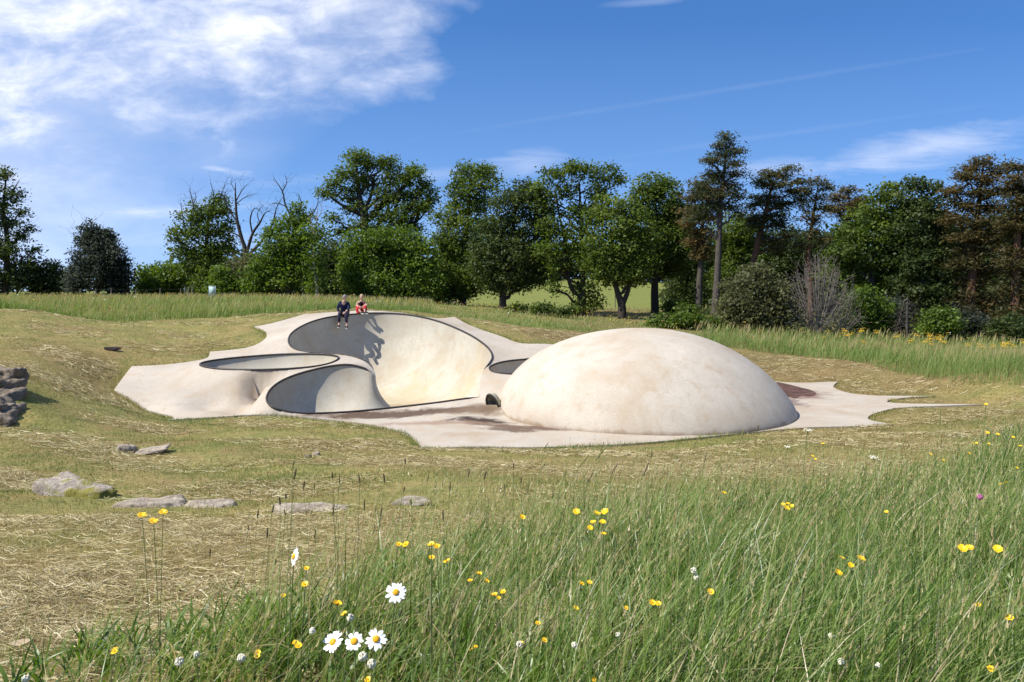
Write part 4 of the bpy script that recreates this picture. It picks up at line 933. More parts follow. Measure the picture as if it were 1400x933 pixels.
for (y0, y1, dens, wk, l0, l1) in ((2., 5, 2600, .75, .04, .24), (5, 9, 1700, .95, .05, .24), (9, 15, 950, 1.3, .06, .26), (15, 26, 360, 2.0, .08, .30), (26, 40, 80, 3.4, .12, .34)):
    xr = y1*.66+1.5; n = int(dens*(y1-y0)*2*xr); p = scatter(n, -xr, xr, y0, y1, g)
    if y1 > 18: p = p[~in_poly(p, outline) & (seg_dist(p, outline, True) > .3)]
    if y1 > 22: p = p[~in_poly(p, ME)]
    wr = .5+.5*np.sin(p[:, 1]*1.9+p[:, 0]*.35+1.2*np.sin(p[:, 0]*.8))          # windrows
    k_ = g.uniform(size=len(p)) < np.clip(-.24+1.4*wr*patchy(p, .7, 5.)+.5*dry_f(p)+.25*np.clip((-p[:, 0])/4, 0, 1)*(p[:, 1] < 9), 0, 1); p = p[k_]; n = len(p)
    strands(H, p, g.uniform(l0, l1, n), wk*g.uniform(.0020, .0045, n)*np.where(g.uniform(size=n) < .12, 1.9, 1), g, .15, .62)
H.v = H.v; H.t = [np.zeros((0, 3), int)]
H.build('cut_hay', M_HAY, 'pale dry cut hay strewn over the mown turf', 'hay')

# far meadow left, behind the bowl and on the right
B = Bucket()
for (y0, y1, dens, S, wk) in ((22, 34, 150, 2, 3.4), (34, 46, 62, 2, 6.), (46, 64, 26, 1, 10.), (64, 88, 12, 1, 16.)):
    xr = y1*.66+3; n = int(dens*(y1-y0)*2*xr); p = scatter(n, -xr, xr, y0, y1, g, True, 3.); p = p[in_poly(p, ME)]
    d = seg_dist(p, MEADOW_EDGE[:, :2]); px = 700+p[:, 0]*F/p[:, 1]
    pa = patchy(p, .45, 1.); n = len(p)
    hk = np.where(px > 950, .66, np.where(px > 560, .50, .52)); hk = hk*np.where((px > 590) & (px < 960), np.where(p[:, 1] > 48, .35, .7), 1)
    h = hk*np.clip(.55+d/2.5, .55, 1)*g.uniform(.55, 1.25, n)*(.8+.4*pa)
    t = np.clip(g.normal(.40, .17, n)+.15*(pa-.5)+np.where((px < 480) & (d > 3), .12, 0)-np.where(px > 950, .08, 0)+np.where(g.uniform(size=n) < .08, .4, 0)-np.where((px < 620) & (d < 2), .15, 0), 0, 1)
    B.add(*blades(np.column_stack([p, gz(p)-.03]), h, wk*g.uniform(.0026, .0046, n), g.normal(.2, .9, n), np.clip(g.normal(.45, .2, n), .05, 1), t, S, g))
    q = p[(g.uniform(size=n) < .12) & (d > 1.)]; n = len(q)      # seed heads
    pxq = 700+q[:, 0]*F/q[:, 1]; hh = np.where(pxq > 950, .80, np.where((pxq > 590), .32, .60))*g.uniform(.8, 1.15, n)
    B.add(*blades(np.column_stack([q, gz(q)+hh*.55]), hh*.5, wk*g.uniform(.0032, .0055, n), g.normal(.1, .5, n), g.uniform(.1, .6, n), np.clip(g.uniform(.80, 1., n), 0, 1), 2, g, 1.3))
B.build('meadow_grass', M_MEAD, 'unmown meadow grass beyond the mown turf', 'grass')
# ================================================================ stones
def rockmat(name, a, b2, moss=.0):
    m, nt, b = mat(name); p = N(nt, 'ShaderNodeTexCoord').outputs['Object']
    f = noise(nt, p, 7, 8, .68, .4); f2 = noise(nt, p, 26, 5, .7)
    c = ramp(nt, f, [(.32, a), (.5, tuple((x+y)/2 for x, y in zip(a, b2))), (.68, b2)])
    c = mix(nt, .5, c, ramp(nt, f2, [(.3, (.5, .5, .5)), (.65, (1.15, 1.15, 1.15))]), 'MULTIPLY')
    if moss:
        g_ = noise(nt, p, 3.0, 5, .6)
        c = mix(nt, math_(nt, 'MULTIPLY', ramp(nt, g_, [(.48, (0, 0, 0)), (.56, (1, 1, 1))]), moss), c, (.21, .19, .025))
    nt.links.new(c, b.inputs['Base Color']); b.inputs['Roughness'].default_value = .9; b.inputs['Specular IOR Level'].default_value = .2
    bump(nt, b, math_(nt, 'ADD', f, math_(nt, 'MULTIPLY', f2, .5)), .8, .06); return m
M_ROCK = rockmat('rock_grey', (.20, .16, .115), (.52, .44, .34)); M_ROCKM = rockmat('rock_mossy', (.21, .175, .135), (.58, .50, .40), .9); M_ROCKD = rockmat('rock_dark', (.11, .085, .06), (.33, .27, .20))
def rock(label, px, py, y, sx, sy, sz, seed, mat_=None, rz=0., lift=0., rough=.36, name='boulder', cat='rock', group=None, tilt=0.):
    q = W(px, py, y); z = gz1(q[0], y)
    g = np.random.default_rng(seed)
    mb = MB(); mb.lump((0, 0, 0), (1, 1, 1), 56, 34, 0., seed)
    v = np.concatenate(mb.v); d = v/np.linalg.norm(v, axis=1)[:, None]
    # blocky: cut the ball with a few planes, then roughen
    nn = np.vstack([[[0, 0, 1.], [0, 0, -1], [1, 0, .1], [-1, 0, .1], [0, 1, .1], [0, -1, .2]], g.normal(size=(9, 3))]); nn /= np.linalg.norm(nn, axis=1)[:, None]
    off = np.concatenate([[.62, .7, .78, .78, .74, .74], g.uniform(.7, .92, 9)])
    dn = np.clip(d@nn.T, 1e-3, None)
    r_ = np.min(off/dn, axis=1).clip(0, 1.05)
    for fr, am in ((1.6, .5), (3.5, .32), (8., .20), (17., .10), (30, .05)):
        ks = g.normal(size=(6, 3))*fr; ph = g.uniform(0, 6.28, 6)
        r_ = r_*(1+rough*am*np.sin(d@ks.T+ph).mean(1)*1.6)
    v = d*r_[:, None]*np.array([sx, sy, sz])
    fs = [np.concatenate(mb.f4), np.concatenate(mb.f3)]
    me = npmesh(name, v, fs, smooth=False)
    o = put(name, me, mat_ or M_ROCK); o.location = (q[0], y, z+lift); o.rotation_euler = (0, tilt, rz)
    return tag(o, label, cat, group)
rock('long grey boulder with a yellow moss patch at the left of the hay', 102, 668, 10.9, .66, .36, .33, 3, M_ROCKM, -.12, -.05, tilt=.12)
rock('rough low grey-brown boulder right of the mossy boulder', 210, 686, 10.2, .50, .26, .16, 4, M_ROCK, .1, -.03)
rock('pitted low grey boulder between the rough boulder and the flat stone', 283, 690, 10.1, .44, .24, .16, 5, M_ROCK, -.2, -.04)
rock('long flat grey stone almost level with the turf in the middle of the row', 428, 705, 9.4, .54, .22, .09, 6, M_ROCK, .08, .0)
rock('small dark flat stone at the right end of the row in the turf', 563, 700, 9.6, .28, .16, .09, 7, M_ROCK, .1, -.01)
rock('small lumpy brownish rock beside a flat slab on the turf', 172, 609, 15.9, .24, .2, .17, 8, M_ROCK, .3, .02)
rock('flat tilted grey slab beside the small lumpy rock on the turf', 210, 607, 15.9, .36, .26, .07, 9, M_ROCK, .25, .05, tilt=-.12, name='stone_slab')
rock('tiny pale stone on the turf below the front pool', 432, 606, 16.3, .10, .07, .07, 10, M_ROCK, 0, .02, name='stone')
rock('tiny brown stone on the turf left of the flat stone tips', 421, 612, 15.6, .09, .07, .06, 15, M_ROCKD, 0, .02, name='stone')
rock('dark charred log end on the left mown slope', 152, 479, 28.0, .34, .10, .09, 11, simple('charred_wood', (.03, .024, .02), .9), -.05, .06, name='log', cat='log')
# stepped stack of dark boulders at the left edge, face shade included in their colour
for k, (px, y, sx, sy, sz, zt, lab) in enumerate([
    (16, 19.6, .44, .40, .30, 507, 'topmost dark grey boulder of the stack at the left edge'), (8, 19.2, .50, .42, .32, 521, 'flat-topped boulder just under the topmost boulder of the stack'),
    (-4, 18.7, .60, .42, .34, 537, 'wide middle boulder of the dark stone stack at the left edge'), (2, 18.2, .50, .42, .32, 554, 'pale-topped boulder second from the bottom of the left stack'), (-6, 17.8, .60, .42, .32, 570, 'lowest boulder of the dark stone stack at the left edge')]):
    x = (px-700)*y/F; zc = EYE-(zt-400)*y/F-sz*.62
    o = rock(lab, px, 550, y, sx, sy, sz*1.15, 20+k, M_ROCKD, .5*k, 0, name='boulder', group='dark boulders stacked at the left edge', rough=.6)
    o.location.z = zc
# dry leaf in the near left corner
mb = MB(); q = W(27, 884, 4.0)
t_ = np.linspace(0, 1, 7); wv = np.sin(t_*np.pi)**.8*.024
mb.add(np.vstack([np.column_stack([t_*.11-.055, wv, .006+.012*np.abs(t_-.5)]), np.column_stack([t_*.11-.055, -wv, .010+.012*np.abs(t_-.5)])]), [[i, i+1, i+8, i+7] for i in range(6)])
o = mb.build('dry_leaf', simple('dry_leaf_tan', (.42, .32, .2), .8)); o.location = (q[0], 4.0, gz1(q[0], 4.)+.05); o.rotation_euler = (.35, 0, .5); tag(o, 'single pale dry leaf lying on the cut hay', 'leaf')

# ================================================================ sign, fence, posts
M_WOOD = simple('weathered_wood', (.13, .115, .095), .9, .4, 14); M_SIGN = simple('sign_panel', (.34, .46, .43), .5, .08, 6); M_GALV = simple('sign_frame_metal', (.34, .36, .36), .5)
D = 56; q = W(290, 400, D); zg = gz1(q[0], D)
sg = thing('info_sign', 'small pale green-grey board on a dark post at the far meadow edge', 'sign', (q[0], D, zg))
z0 = EYE-(405-400)*D/F-zg; z1 = EYE-(391.5-400)*D/F-zg
mb = MB(); mb.box((0, 0, (z0+z1)/2), (.23, .012, (z1-z0)/2)); pan = mb.build('sign_panel', M_SIGN, sg, False)
mb = MB()
for sx in (-1, 1): mb.box((sx*.24, 0, (z0+z1)/2), (.012, .02, (z1-z0)/2+.02))
for zz in (z0-.01, z1+.01): mb.box((0, 0, zz), (.228, .02, .012))
mb.build('frame', M_GALV, sg, False)
mb = MB(); mb.tube([(0, .045, -.3), (0, .045, z1-.05)], .03, 8); mb.build('post', M_WOOD, sg, True)
def fence(label, pts, hgt, name='fence', rails=2):
    x0, y0 = pts[0]; o = thing(name, label, 'fence', (x0, y0, gz1(x0, y0)))
    zb = gz1(x0, y0); tops = []
    for (x, y) in pts:
        mb = MB(); z = gz1(x, y)-zb; mb.tube([(0, 0, -.3), (0, 0, hgt*.6), (.01, 0, hgt)], [.06, .055, .05], 7)
        p_ = mb.build('post', M_WOOD, o, True); p_.location = (x-x0, y-y0, z); tops.append((x-x0, y-y0, z))
    tops = np.array(tops)
    for r_ in range(rails):
        mb = MB(); mb.tube(tops+np.array([0, -.06, hgt*(.9-.4*r_)]), .003, 4); mb.build('wire', M_WOOD, o, True)
    return o
fence('post and wire fence along the far side of the left meadow', [((px-700)*72/F, 72+.002*k) for k, px in enumerate((110, 131, 152, 186, 219, 247))], 1.0)
fence('short pale rail gate in the far fence beside the small sign', [((px-700)*71/F, 71) for px in (253, 258, 263)], 1.2, 'field_gate', 3)
fence('two dark posts with wire standing in the pasture behind the forked maple', [((px-700)*92/F, 92) for px in (824, 841)], 1.6, 'fence', 2)

# ================================================================ people
M_SKIN = simple('skin', (.52, .31, .22), .5, .06, 20); M_NAVY = simple('navy_cloth', (.012, .016, .045), .85, .3, 12); M_NAVY2 = simple('dark_trousers', (.022, .022, .042), .85, .3, 12); M_BLACK = simple('black_cloth', (.012, .011, .012), .85); M_RED = simple('red_cloth', (.52, .022, .03), .8, .2, 10)
M_HAIRG = simple('grey_hair', (.20, .19, .18), .7, .4, 40); M_HAIRB = simple('blond_hair', (.42, .30, .17), .7, .3, 40); M_SHOE = simple('shoe_black', (.02, .02, .022), .6); M_SOLE = simple('shoe_sole', (.7, .68, .63), .6); M_EYE = simple('eye_dark', (.02, .015, .012), .3)
def skin_mesh(name, joints, edges, mat_, parent=None, sub=2, root=0):
    me = bpy.data.meshes.new(name); me.from_pydata([j[:3] for j in joints], edges, [])
    o = bpy.data.objects.new(name, me); COL.objects.link(o)
    o.modifiers.new('skin', 'SKIN'); 
    sv = me.skin_vertices[0].data
    for k, j in enumerate(joints):
        r_ = j[3]; sv[k].radius = (r_, r_) if not isinstance(r_, tuple) else r_
        sv[k].use_root = (k == root)
    s_ = o.modifiers.new('sub', 'SUBSURF'); s_.levels = sub; s_.render_levels = sub
    bpy.context.view_layer.update()
    dg = bpy.context.evaluated_depsgraph_get()
    m2 = bpy.data.meshes.new_from_object(o.evaluated_get(dg), depsgraph=dg)
    bpy.data.objects.remove(o); m2.name = name
    if mat_ is None: return m2
    return put(name, m2, mat_, parent, True)
def chain(*ids): return [(a, b) for a, b in zip(ids[:-1], ids[1:])]
def lerp(a, b, t): return tuple(a[i]+(b[i]-a[i])*t for i in range(3))
def hand(wr, dirv, side):
    """wrist point, pointing direction, thumb side -> list of finger chains (points with radius)"""
    d_ = Vector(dirv).normalized(); s_ = Vector(side).normalized(); n_ = d_.cross(s_)
    out = []
    for k, (o_, ln) in enumerate(((-.030, .066), (-.010, .078), (.010, .074), (.028, .058))):
        a = Vector(wr)+d_*.085+s_*o_*-1
        out.append([(*(Vector(wr)+d_*.02+s_*o_*-.6), .010), (*a, .010), (*(a+d_*ln*.5+n_*.012), .009), (*(a+d_*ln*.8+n_*.035), .0085)])
    th = Vector(wr)+d_*.03+s_*.02
    out.append([(*th, .011), (*(th+d_*.03+s_*.03), .0105), (*(th+d_*.06+s_*.035+n_*.015), .0095)])
    return out
def head_parts(mb_skin, c, fwd, up_, scale=1.):
    """adds a head with face to a mesh builder"""
    f_ = Vector(fwd).normalized(); u__ = Vector(up_); u__ = (u__-f_*u__.dot(f_)).normalized(); r_ = f_.cross(u__)
    M_ = np.array([list(r_), list(f_), list(u__)])
    h = MB(); h.lump((0, 0, 0), (.074, .094, .115), 20, 14)
    v = np.concatenate(h.v)
    jaw = np.clip(-v[:, 2]/.115, 0, 1); v[:, 0] *= 1-.30*jaw; v[:, 1] += .012*jaw
    front = np.clip(v[:, 1]/.094, 0, 1)
    v[:, 1] -= .012*np.exp(-((v[:, 2]-.012)/.018)**2)*np.exp(-((np.abs(v[:, 0])-.032)/.016)**2)*(front > .3)
    mb = MB(); mb.add(v, np.concatenate(h.f4)); mb.f3.append(np.concatenate(h.f3))
    mb.lump((0, .098, -.012), (.013, .020, .024), 8, 6); mb.lump((0, .086, -.052), (.024, .010, .007), 8, 6)
    for sx in (-1, 1): mb.lump((sx*.074, -.005, -.002), (.010, .020, .030), 8, 6)
    v = np.concatenate(mb.v)*scale@M_+np.asarray(c)
    return v, np.concatenate(mb.f4), np.concatenate(mb.f3), M_
def person(label, loc, rz, J, E, hd, hands, hair_mat, hair_fn, group=None):
    # one continuous body mesh: skinned limbs, fingers and head together
    me = skin_mesh('body', J, E, None)
    b = MB()
    vv = np.zeros(len(me.vertices)*3, np.float32); me.vertices.foreach_get('co', vv); vv = vv.reshape(-1, 3)
    b.add(vv, np.array([list(p.vertices) for p in me.polygons if len(p.vertices) == 4]))
    tri_ = [list(p.vertices) for p in me.polygons if len(p.vertices) == 3]
    if tri_: b.f3.append(np.array(tri_))
    for hc in hands:
        for ch in hc: b.tube([q[:3] for q in ch], [q[3] for q in ch], 6)
    v, f4, f3, M_ = head_parts(None, *hd)
    n_ = b.n; b.add(v, f4); b.f3.append(f3+n_)
    o = b.build('person', M_SKIN); o.location = loc; o.rotation_euler = (0, 0, rz)
    tag(o, label, 'person', group)
    hv = MB(); hair_fn(hv); hvv = np.concatenate(hv.v)@M_+np.asarray(hd[0])
    hm = MB(); hm.add(hvv, np.concatenate(hv.f4))
    if hv.f3: hm.f3.append(np.concatenate(hv.f3))
    hm.build('hair', hair_mat, o)
    for sx in (-1, 1):
        ev = MB(); ev.lump((sx*.031, .083, .012), (.009, .006, .006), 8, 6)
        e2 = MB(); e2.add(np.concatenate(ev.v)@M_+np.asarray(hd[0]), np.concatenate(ev.f4)); e2.f3.append(np.concatenate(ev.f3)); e2.build('eye', M_EYE, o)
    return o
def cap_hair(mb, long_=0.):
    h = MB(); h.lump((0, -.016, .022), (.083, .096, .108), 22, 16, .05, 5)
    v = np.concatenate(h.v); fr = v[:, 1] > .045
    v[fr & (v[:, 2] < .06), 1] = .03
    if long_: 
        bk = (v[:, 2] < -.02); v[bk, 2] -= long_; v[bk, 1] -= .01
    mb.add(v, np.concatenate(h.f4)); mb.f3.append(np.concatenate(h.f3))
# man sitting on the rim, legs hanging into the pool.  local -y faces the pool, +x is picture right
lip = rimA[np.abs(rimA[:, 0]-(-7.28)).argmin() if False else np.argmin(np.hypot(rimA[:, 0]+7.22, rimA[:, 1]-34.0))]
Jm = [(0, .06, .12, .13), (0, .03, .30, .135), (0, -.09, .50, .15), (.01, -.17, .61, .075), (.03, -.21, .68, .055),
      (-.09, .0, .10, .085), (-.14, -.40, .12, .062), (-.15, -.44, -.05, .058), (-.15, -.40, -.33, .042), (-.155, -.52, -.38, .035),
      (.09, .0, .10, .085), (.13, -.40, .11, .062), (.15, -.45, -.06, .058), (.17, -.42, -.36, .042), (.18, -.54, -.41, .035),
      (-.17, -.10, .55, .062), (-.25, -.08, .36, .047), (-.21, -.16, .13, .036), (-.19, -.20, .08, .03),
      (.17, -.10, .55, .062), (.24, -.16, .36, .047), (.14, -.33, .22, .036), (.10, -.37, .19, .03)]
Em = chain(0, 1, 2, 3, 4)+chain(0, 5, 6, 7, 8, 9)+chain(0, 10, 11, 12, 13, 14)+chain(2, 15, 16, 17, 18)+chain(2, 19, 20, 21, 22)
hm_ = [hand((-.19, -.20, .08), (.1, -.6, -.5), (1, 0, 0)), hand((.10, -.37, .19), (-.4, -.6, -.4), (-1, .3, .2))]
man = person('grey-haired person in navy jacket and dark trousers, legs dangling over the pool rim', (float(lip[0]), float(lip[1])-.02, float(lip[2])-.03), .06, Jm, Em, ((.06, -.26, .79), (.85, -.60, -.45), (.3, -.3, 1)), hm_, M_HAIRG, lambda mb: cap_hair(mb))
jk = [(0, .07, .10, .165), (0, .03, .30, .17), (0, -.07, .50, .18), (0, -.13, .605, .10), (-.17, -.10, .55, .085), (-.255, -.08, .36, .068), (-.22, -.15, .17, .05), (.17, -.10, .55, .085), (.245, -.16, .36, .068), (.16, -.31, .235, .05)]
skin_mesh('jacket', jk, chain(0, 1, 2, 3)+chain(2, 4, 5, 6)+chain(2, 7, 8, 9), M_NAVY, man)
tr_ = [(0, .05, .12, .15), (-.09, .0, .10, .105), (-.14, -.40, .12, .080), (-.15, -.44, -.05, .074), (-.15, -.41, -.27, .058), (.09, .0, .10, .105), (.13, -.40, .11, .080), (.15, -.45, -.06, .074), (.17, -.425, -.29, .058)]
skin_mesh('trousers', tr_, chain(0, 1, 2, 3, 4)+chain(0, 5, 6, 7, 8), M_NAVY2, man)
def shoe(parent, heel, toe):
    a = np.array(heel); b = np.array(toe); mb = MB(); p = [a+(b-a)*t for t in (0, .25, .6, .9, 1)]
    mb.tube(p, [.042, .05, .048, .044, .025], 10); s_ = mb.build('shoe', M_SHOE, parent)
    mb = MB(); mb.tube([q-np.array([0, .0, .038]) for q in p], [.034, .04, .043, .04, .025], 8); mb.build('sole', M_SOLE, s_)
shoe(man, (-.15, -.385, -.385), (-.165, -.60, -.43)); shoe(man, (.17, -.405, -.415), (.20, -.62, -.47))
# woman sitting on the slab just behind the rim, knees drawn up, arms round them
q = W(494, 429.0, 34.75); zw = float(deck_z(q[None, :2])[0])
Jw = [(0, .10, .11, .125), (0, .06, .28, .105), (.01, -.02, .46, .115), (.02, -.07, .57, .05), (.02, -.09, .64, .045),
      (-.08, .04, .09, .085), (-.13, -.24, .36, .058), (-.02, -.40, .13, .048), (.06, -.46, .055, .032), (.14, -.52, .035, .03),
      (.09, .04, .09, .085), (.18, -.22, .38, .058), (.20, -.40, .14, .048), (.22, -.44, .055, .032), (.30, -.50, .035, .03),
      (-.15, -.03, .49, .045), (-.20, -.12, .33, .036), (-.02, -.31, .30, .029), (.05, -.33, .29, .025),
      (.17, -.04, .49, .045), (.25, -.15, .34, .036), (.18, -.32, .27, .029), (.11, -.36, .27, .025)]
hw_ = [hand((.05, -.33, .29), (.8, -.3, -.2), (0, -.2, 1)), hand((.11, -.36, .27), (-.8, -.2, -.2), (0, -.2, 1))]
wom = person('blond person in black top and red skirt sitting beside the navy-jacketed person', (float(q[0]), float(q[1]), zw), .05, Jw, Em, ((.03, -.11, .72), (.15, -.9, -.25), (0, -.1, 1)), hw_, M_HAIRB, lambda mb: cap_hair(mb, .05))
skin_mesh('top', [(0, .09, .16, .135), (0, .06, .30, .122), (.01, -.02, .45, .132), (.015, -.05, .53, .085), (-.12, -.03, .49, .06), (.14, -.04, .49, .06)], chain(0, 1, 2, 3)+chain(2, 4)+chain(2, 5), M_BLACK, wom)
skin_mesh('skirt', [(0, .10, .13, .16), (-.10, .02, .11, .12), (-.13, -.21, .31, .105), (-.05, -.38, .15, .095), (.10, .02, .11, .13), (.18, -.20, .33, .105), (.19, -.37, .16, .095), (-.20, -.05, .08, .10)], chain(0, 1, 2, 3)+chain(0, 4, 5, 6)+chain(1, 7), M_RED, wom)
shoe(wom, (.06, -.45, .05), (.20, -.55, .045)); shoe(wom, (.22, -.43, .05), (.36, -.53, .045))

# ================================================================ flowers
M_STEM = simple('flower_stem', (.13, .17, .05), .6); M_WHITE = simple('petal_white', (.82, .82, .80), .5, .05); M_YEL = simple('petal_yellow', (.80, .50, .015), .45, .12, 60); M_DISC = simple('daisy_disc', (.72, .36, .01), .7, .2, 120); M_CLOV = simple('clover_white', (.70, .66, .50), .7, .2, 60); M_PINK = simple('clover_pink', (.42, .13, .25), .7, .2, 60); M_BROWN = simple('seed_brown', (.14, .10, .055), .8, .4, 80); M_OLIVE = simple('seed_olive', (.24, .22, .08), .8, .4, 80)
def petals(mb, n, r0, r1, wid, cup, g, jit=.12):
    for k in range(n):
        a = 6.283*k/n+g.normal(0, jit*.6); c_, s_ = math.cos(a), math.sin(a); ln = r1*g.uniform(.9, 1.06); cp = cup+g.normal(0, .08)
        pts = []
        for t in (0, .35, .75, 1):
            rr = r0+(ln-r0)*t; w_ = wid*(.45, .95, 1., .35)[(0, .35, .75, 1).index(t)]*.5; z = math.sin(cp)*(rr-r0)
            pts += [(rr*c_-w_*s_, rr*s_+w_*c_, z), (rr*c_+w_*s_, rr*s_-w_*c_, z)]
        mb.add(pts, [[0, 1, 3, 2], [2, 3, 5, 4], [4, 5, 7, 6]])
def flower_at(name, label, cat, px, py, y, build, face=(0, -.55, .83), group=None, stem_r=.0014, lean=None, stem=True):
    """head at the pixel's ray and distance; stem runs down to the turf"""
    q = W(px, py, y); g = np.random.default_rng(int(px*7+py*13))
    fx = q[0]+(lean if lean is not None else g.uniform(-.09, .05)); fy = y+g.uniform(-.02, .06); z = gz1(fx, fy)
    if q[2] < z+.04: z = q[2]-.04
    o = thing(name, label, cat, (fx, fy, z), group)
    hd = np.array([q[0]-fx, y-fy, q[2]-z])
    if stem:
        t = np.linspace(0, 1, 7)[:, None]; p = hd*np.column_stack([t[:, 0]**1.6, t[:, 0]**1.6, t[:, 0]])
        mb = MB(); mb.tube(p, np.linspace(stem_r*1.3, stem_r, 7), 5); mb.build('stem', M_STEM, o)
    rot = Vector(face).to_track_quat('Z', 'Y').to_matrix()
    for nm, me, mt in build(g):
        c = put(nm, me, mt, o, False); c.matrix_local = Matrix.Translation(Vector(hd)) @ rot.to_4x4()
    return o
def b_daisy(r=.026):
    def f(g):
        mb = MB(); petals(mb, int(g.integers(15, 22)), .007, r*g.uniform(.85, 1.1), r*.30, g.uniform(-.25, .15), g, .2); d = MB(); d.lump((0, 0, .001), (r*.36, r*.36, .005), 12, 8)
        return [('petals', mb.mesh('petals'), M_WHITE), ('flower_disc', d.mesh('flower_disc', True), M_DISC)]
    return f
def b_butter(r=.012, n=5):
    def f(g):
        mb = MB(); petals(mb, n, .001, r, r*1.25, .55, g); d = MB(); d.lump((0, 0, .003), (r*.28, r*.28, r*.25), 8, 6)
        return [('petals', mb.mesh('petals'), M_YEL), ('flower_disc', d.mesh('flower_disc', True), M_DISC)]
    return f
def b_hawk(r=.014, n=16):
    def f(g):
        mb = MB(); petals(mb, n, .001, r, r*.42, .25, g); petals(mb, 10, .001, r*.6, r*.4, .5, g)
        return [('petals', mb.mesh('petals'), M_YEL)]
    return f
def b_clover(r=.011, m_=None):
    def f(g):
        mb = MB()
        for k in range(46):
            d = g.normal(size=3); d /= np.linalg.norm(d); d[2] = d[2]*.9; c = d*r*.75
            mb.lump(c, (r*.26, r*.26, r*.42), 5, 4)
        return [('flower_head', mb.mesh('flower_head'), m_ or M_CLOV)]
    return f
def b_umbel(r=.03):
    def f(g):
        mb = MB(); st = MB()
        for k in range(26):
            a = g.uniform(0, 6.28); rr = r*math.sqrt(g.uniform(0, 1)); mb.lump((rr*math.cos(a), rr*math.sin(a), .004*g.normal()), (r*.17, r*.17, r*.09), 6, 4)
            st.tube([(0, 0, -r*.9), (rr*math.cos(a), rr*math.sin(a), 0)], .0007, 4, False)
        return [('flower_head', mb.mesh('flower_head'), M_CLOV), ('flower_rays', st.mesh('flower_rays'), M_STEM)]
    return f
def b_spike(ln=.035, r=.0045, m_=None):
    def f(g):
        mb = MB(); n_ = int(ln/.0035)
        for k in range(n_*4):
            t = k/(n_*4); a = k*2.4; rr = r*(.55+.45*math.sin(math.pi*min(1, t*.9+.1)))
            mb.lump((rr*.6*math.cos(a), rr*.6*math.sin(a), ln*t), (r*.45, r*.45, r*.65), 5, 4)
        return [('seed_head', mb.mesh('seed_head'), m_ or M_BROWN)]
    return f
DF = 'flower'
for px, py, y, fc, lab in ((541, 810, 2.15, (.05, -.75, .66), 'white ox-eye daisy standing alone above the other daisies'), (514, 874, 1.95, (.1, -.72, .7), 'largest white daisy, right one of the three close together in the front grass'),
      (484, 877, 1.95, (-.05, -.7, .72), 'white daisy in the middle of the three close together'), (455, 878, 2.0, (-.35, -.6, .72), 'white daisy on the left of the three close together'), (402, 761, 2.35, (-.78, -.5, .3), 'white daisy seen edge-on above the near grass at left')):
    flower_at('daisy', lab, DF, px, py, y, b_daisy(), fc, 'ox-eye daisies in the near grass', .0016)
for px, py, y, lab in ((194, 705, 2.9, 'left flower of the three yellow hawkbits on tall stems in the cut hay'), (223, 701, 2.9, 'right flower of the three yellow hawkbits on tall stems in the cut hay'), (210, 713, 2.85, 'lowest flower of the three yellow hawkbits on tall stems in the cut hay')):
    flower_at('hawkbit', lab, DF, px, py, y, b_hawk(.017), (.15, -.3, .95), 'yellow hawkbits at left', .0012, (212-px)*2.9/F)
G_ = [('small yellow buttercup in the near left part of the tall grass', 'buttercups near the daisies', b_butter, 2.5,
       [(419,778),(417,800),(388,815),(461,826),(471,840),(408,884),(404,880),(157,891),(352,893),(545,745),(555,745),(590,745),(597,748),(590,763),(611,768),(503,930),(351,898)]),
      ('small yellow buttercup in the near middle of the tall grass', 'buttercups in the middle of the tall grass', b_butter, 2.9,
       [(655,785),(676,814),(688,810),(681,818),(665,795),(643,795),(714,708),(795,799),(806,797),(735,853),(744,876),(787,832),(856,832),(650,885),(645,889),(892,825),(900,826),(712,880),(812,930),(760,935),(972,810)]),
      ('small yellow hawkbit cluster flower standing above the middle of the tall grass', 'yellow hawkbits in the middle', b_hawk, 3.2,
       [(816,702),(827,700),(811,714),(824,714),(807,722),(825,730),(788,700)]),
      ('yellow hawkbit in a flat cluster right of centre in the tall grass', 'yellow hawkbits right of centre', b_hawk, 4.2,
       [(1071,690),(1077,689),(1083,692),(1076,695),(990,674),(1212,700)]),
      ('larger yellow hawkbit in the near right tall grass', 'large yellow hawkbits at right', b_hawk, 2.7,
       [(1151,763),(1163,773),(1177,764),(1146,783),(1364,751),(1316,750),(1326,749),(1380,845),(1338,828),(1355,915)]),
      ('tiny yellow hawkbit flower over the mown turf edge at far right', 'yellow hawkbits at the far right edge', b_hawk, 9.,
       [(1125,607),(1111,624),(1115,628),(1287,597),(1272,621),(1330,607),(1352,607),(1364,594),(1350,592),(1335,606),(1368,662),(1376,660),(1348,553),(1395,610),(1325,620),(1385,598),(1290,630),(1390,640)])]
for lab, grp, fn, y, pts in G_:
    g = np.random.default_rng(len(pts))
    for k, (px, py) in enumerate(pts):
        yy = y*g.uniform(.88, 1.12); r_ = (.0105 if fn is b_butter else .013)*g.uniform(.85, 1.2)*(1.5 if y > 5 else 1.)
        fc = (g.uniform(-.5, .5), -g.uniform(.1, .7), 1)
        flower_at('buttercup' if fn is b_butter else 'hawkbit', lab, DF, px, py, yy, fn(r_), fc, grp, .0012 if y < 5 else .003)
for k, (px, py, y) in enumerate(((427, 863, 2.0), (496, 898, 1.9), (245, 905, 2.0), (268, 895, 2.1), (330, 900, 2.1), (35, 928, 2.3), (710, 881, 2.2), (948, 780, 2.9), (952, 790, 2.9), (785, 882, 2.4), (479, 735+110, 2.3), (508, 908, 1.95), (845, 868, 2.6), (1137, 870, 2.7), (1150, 905, 2.5), (1200, 910, 2.4))):
    flower_at('clover', 'small whitish clover head in the near grass', DF, px, py, y, b_clover(.0115 if k % 3 else .009), (0, -.3, 1), 'white clover heads in the near grass', .0012)
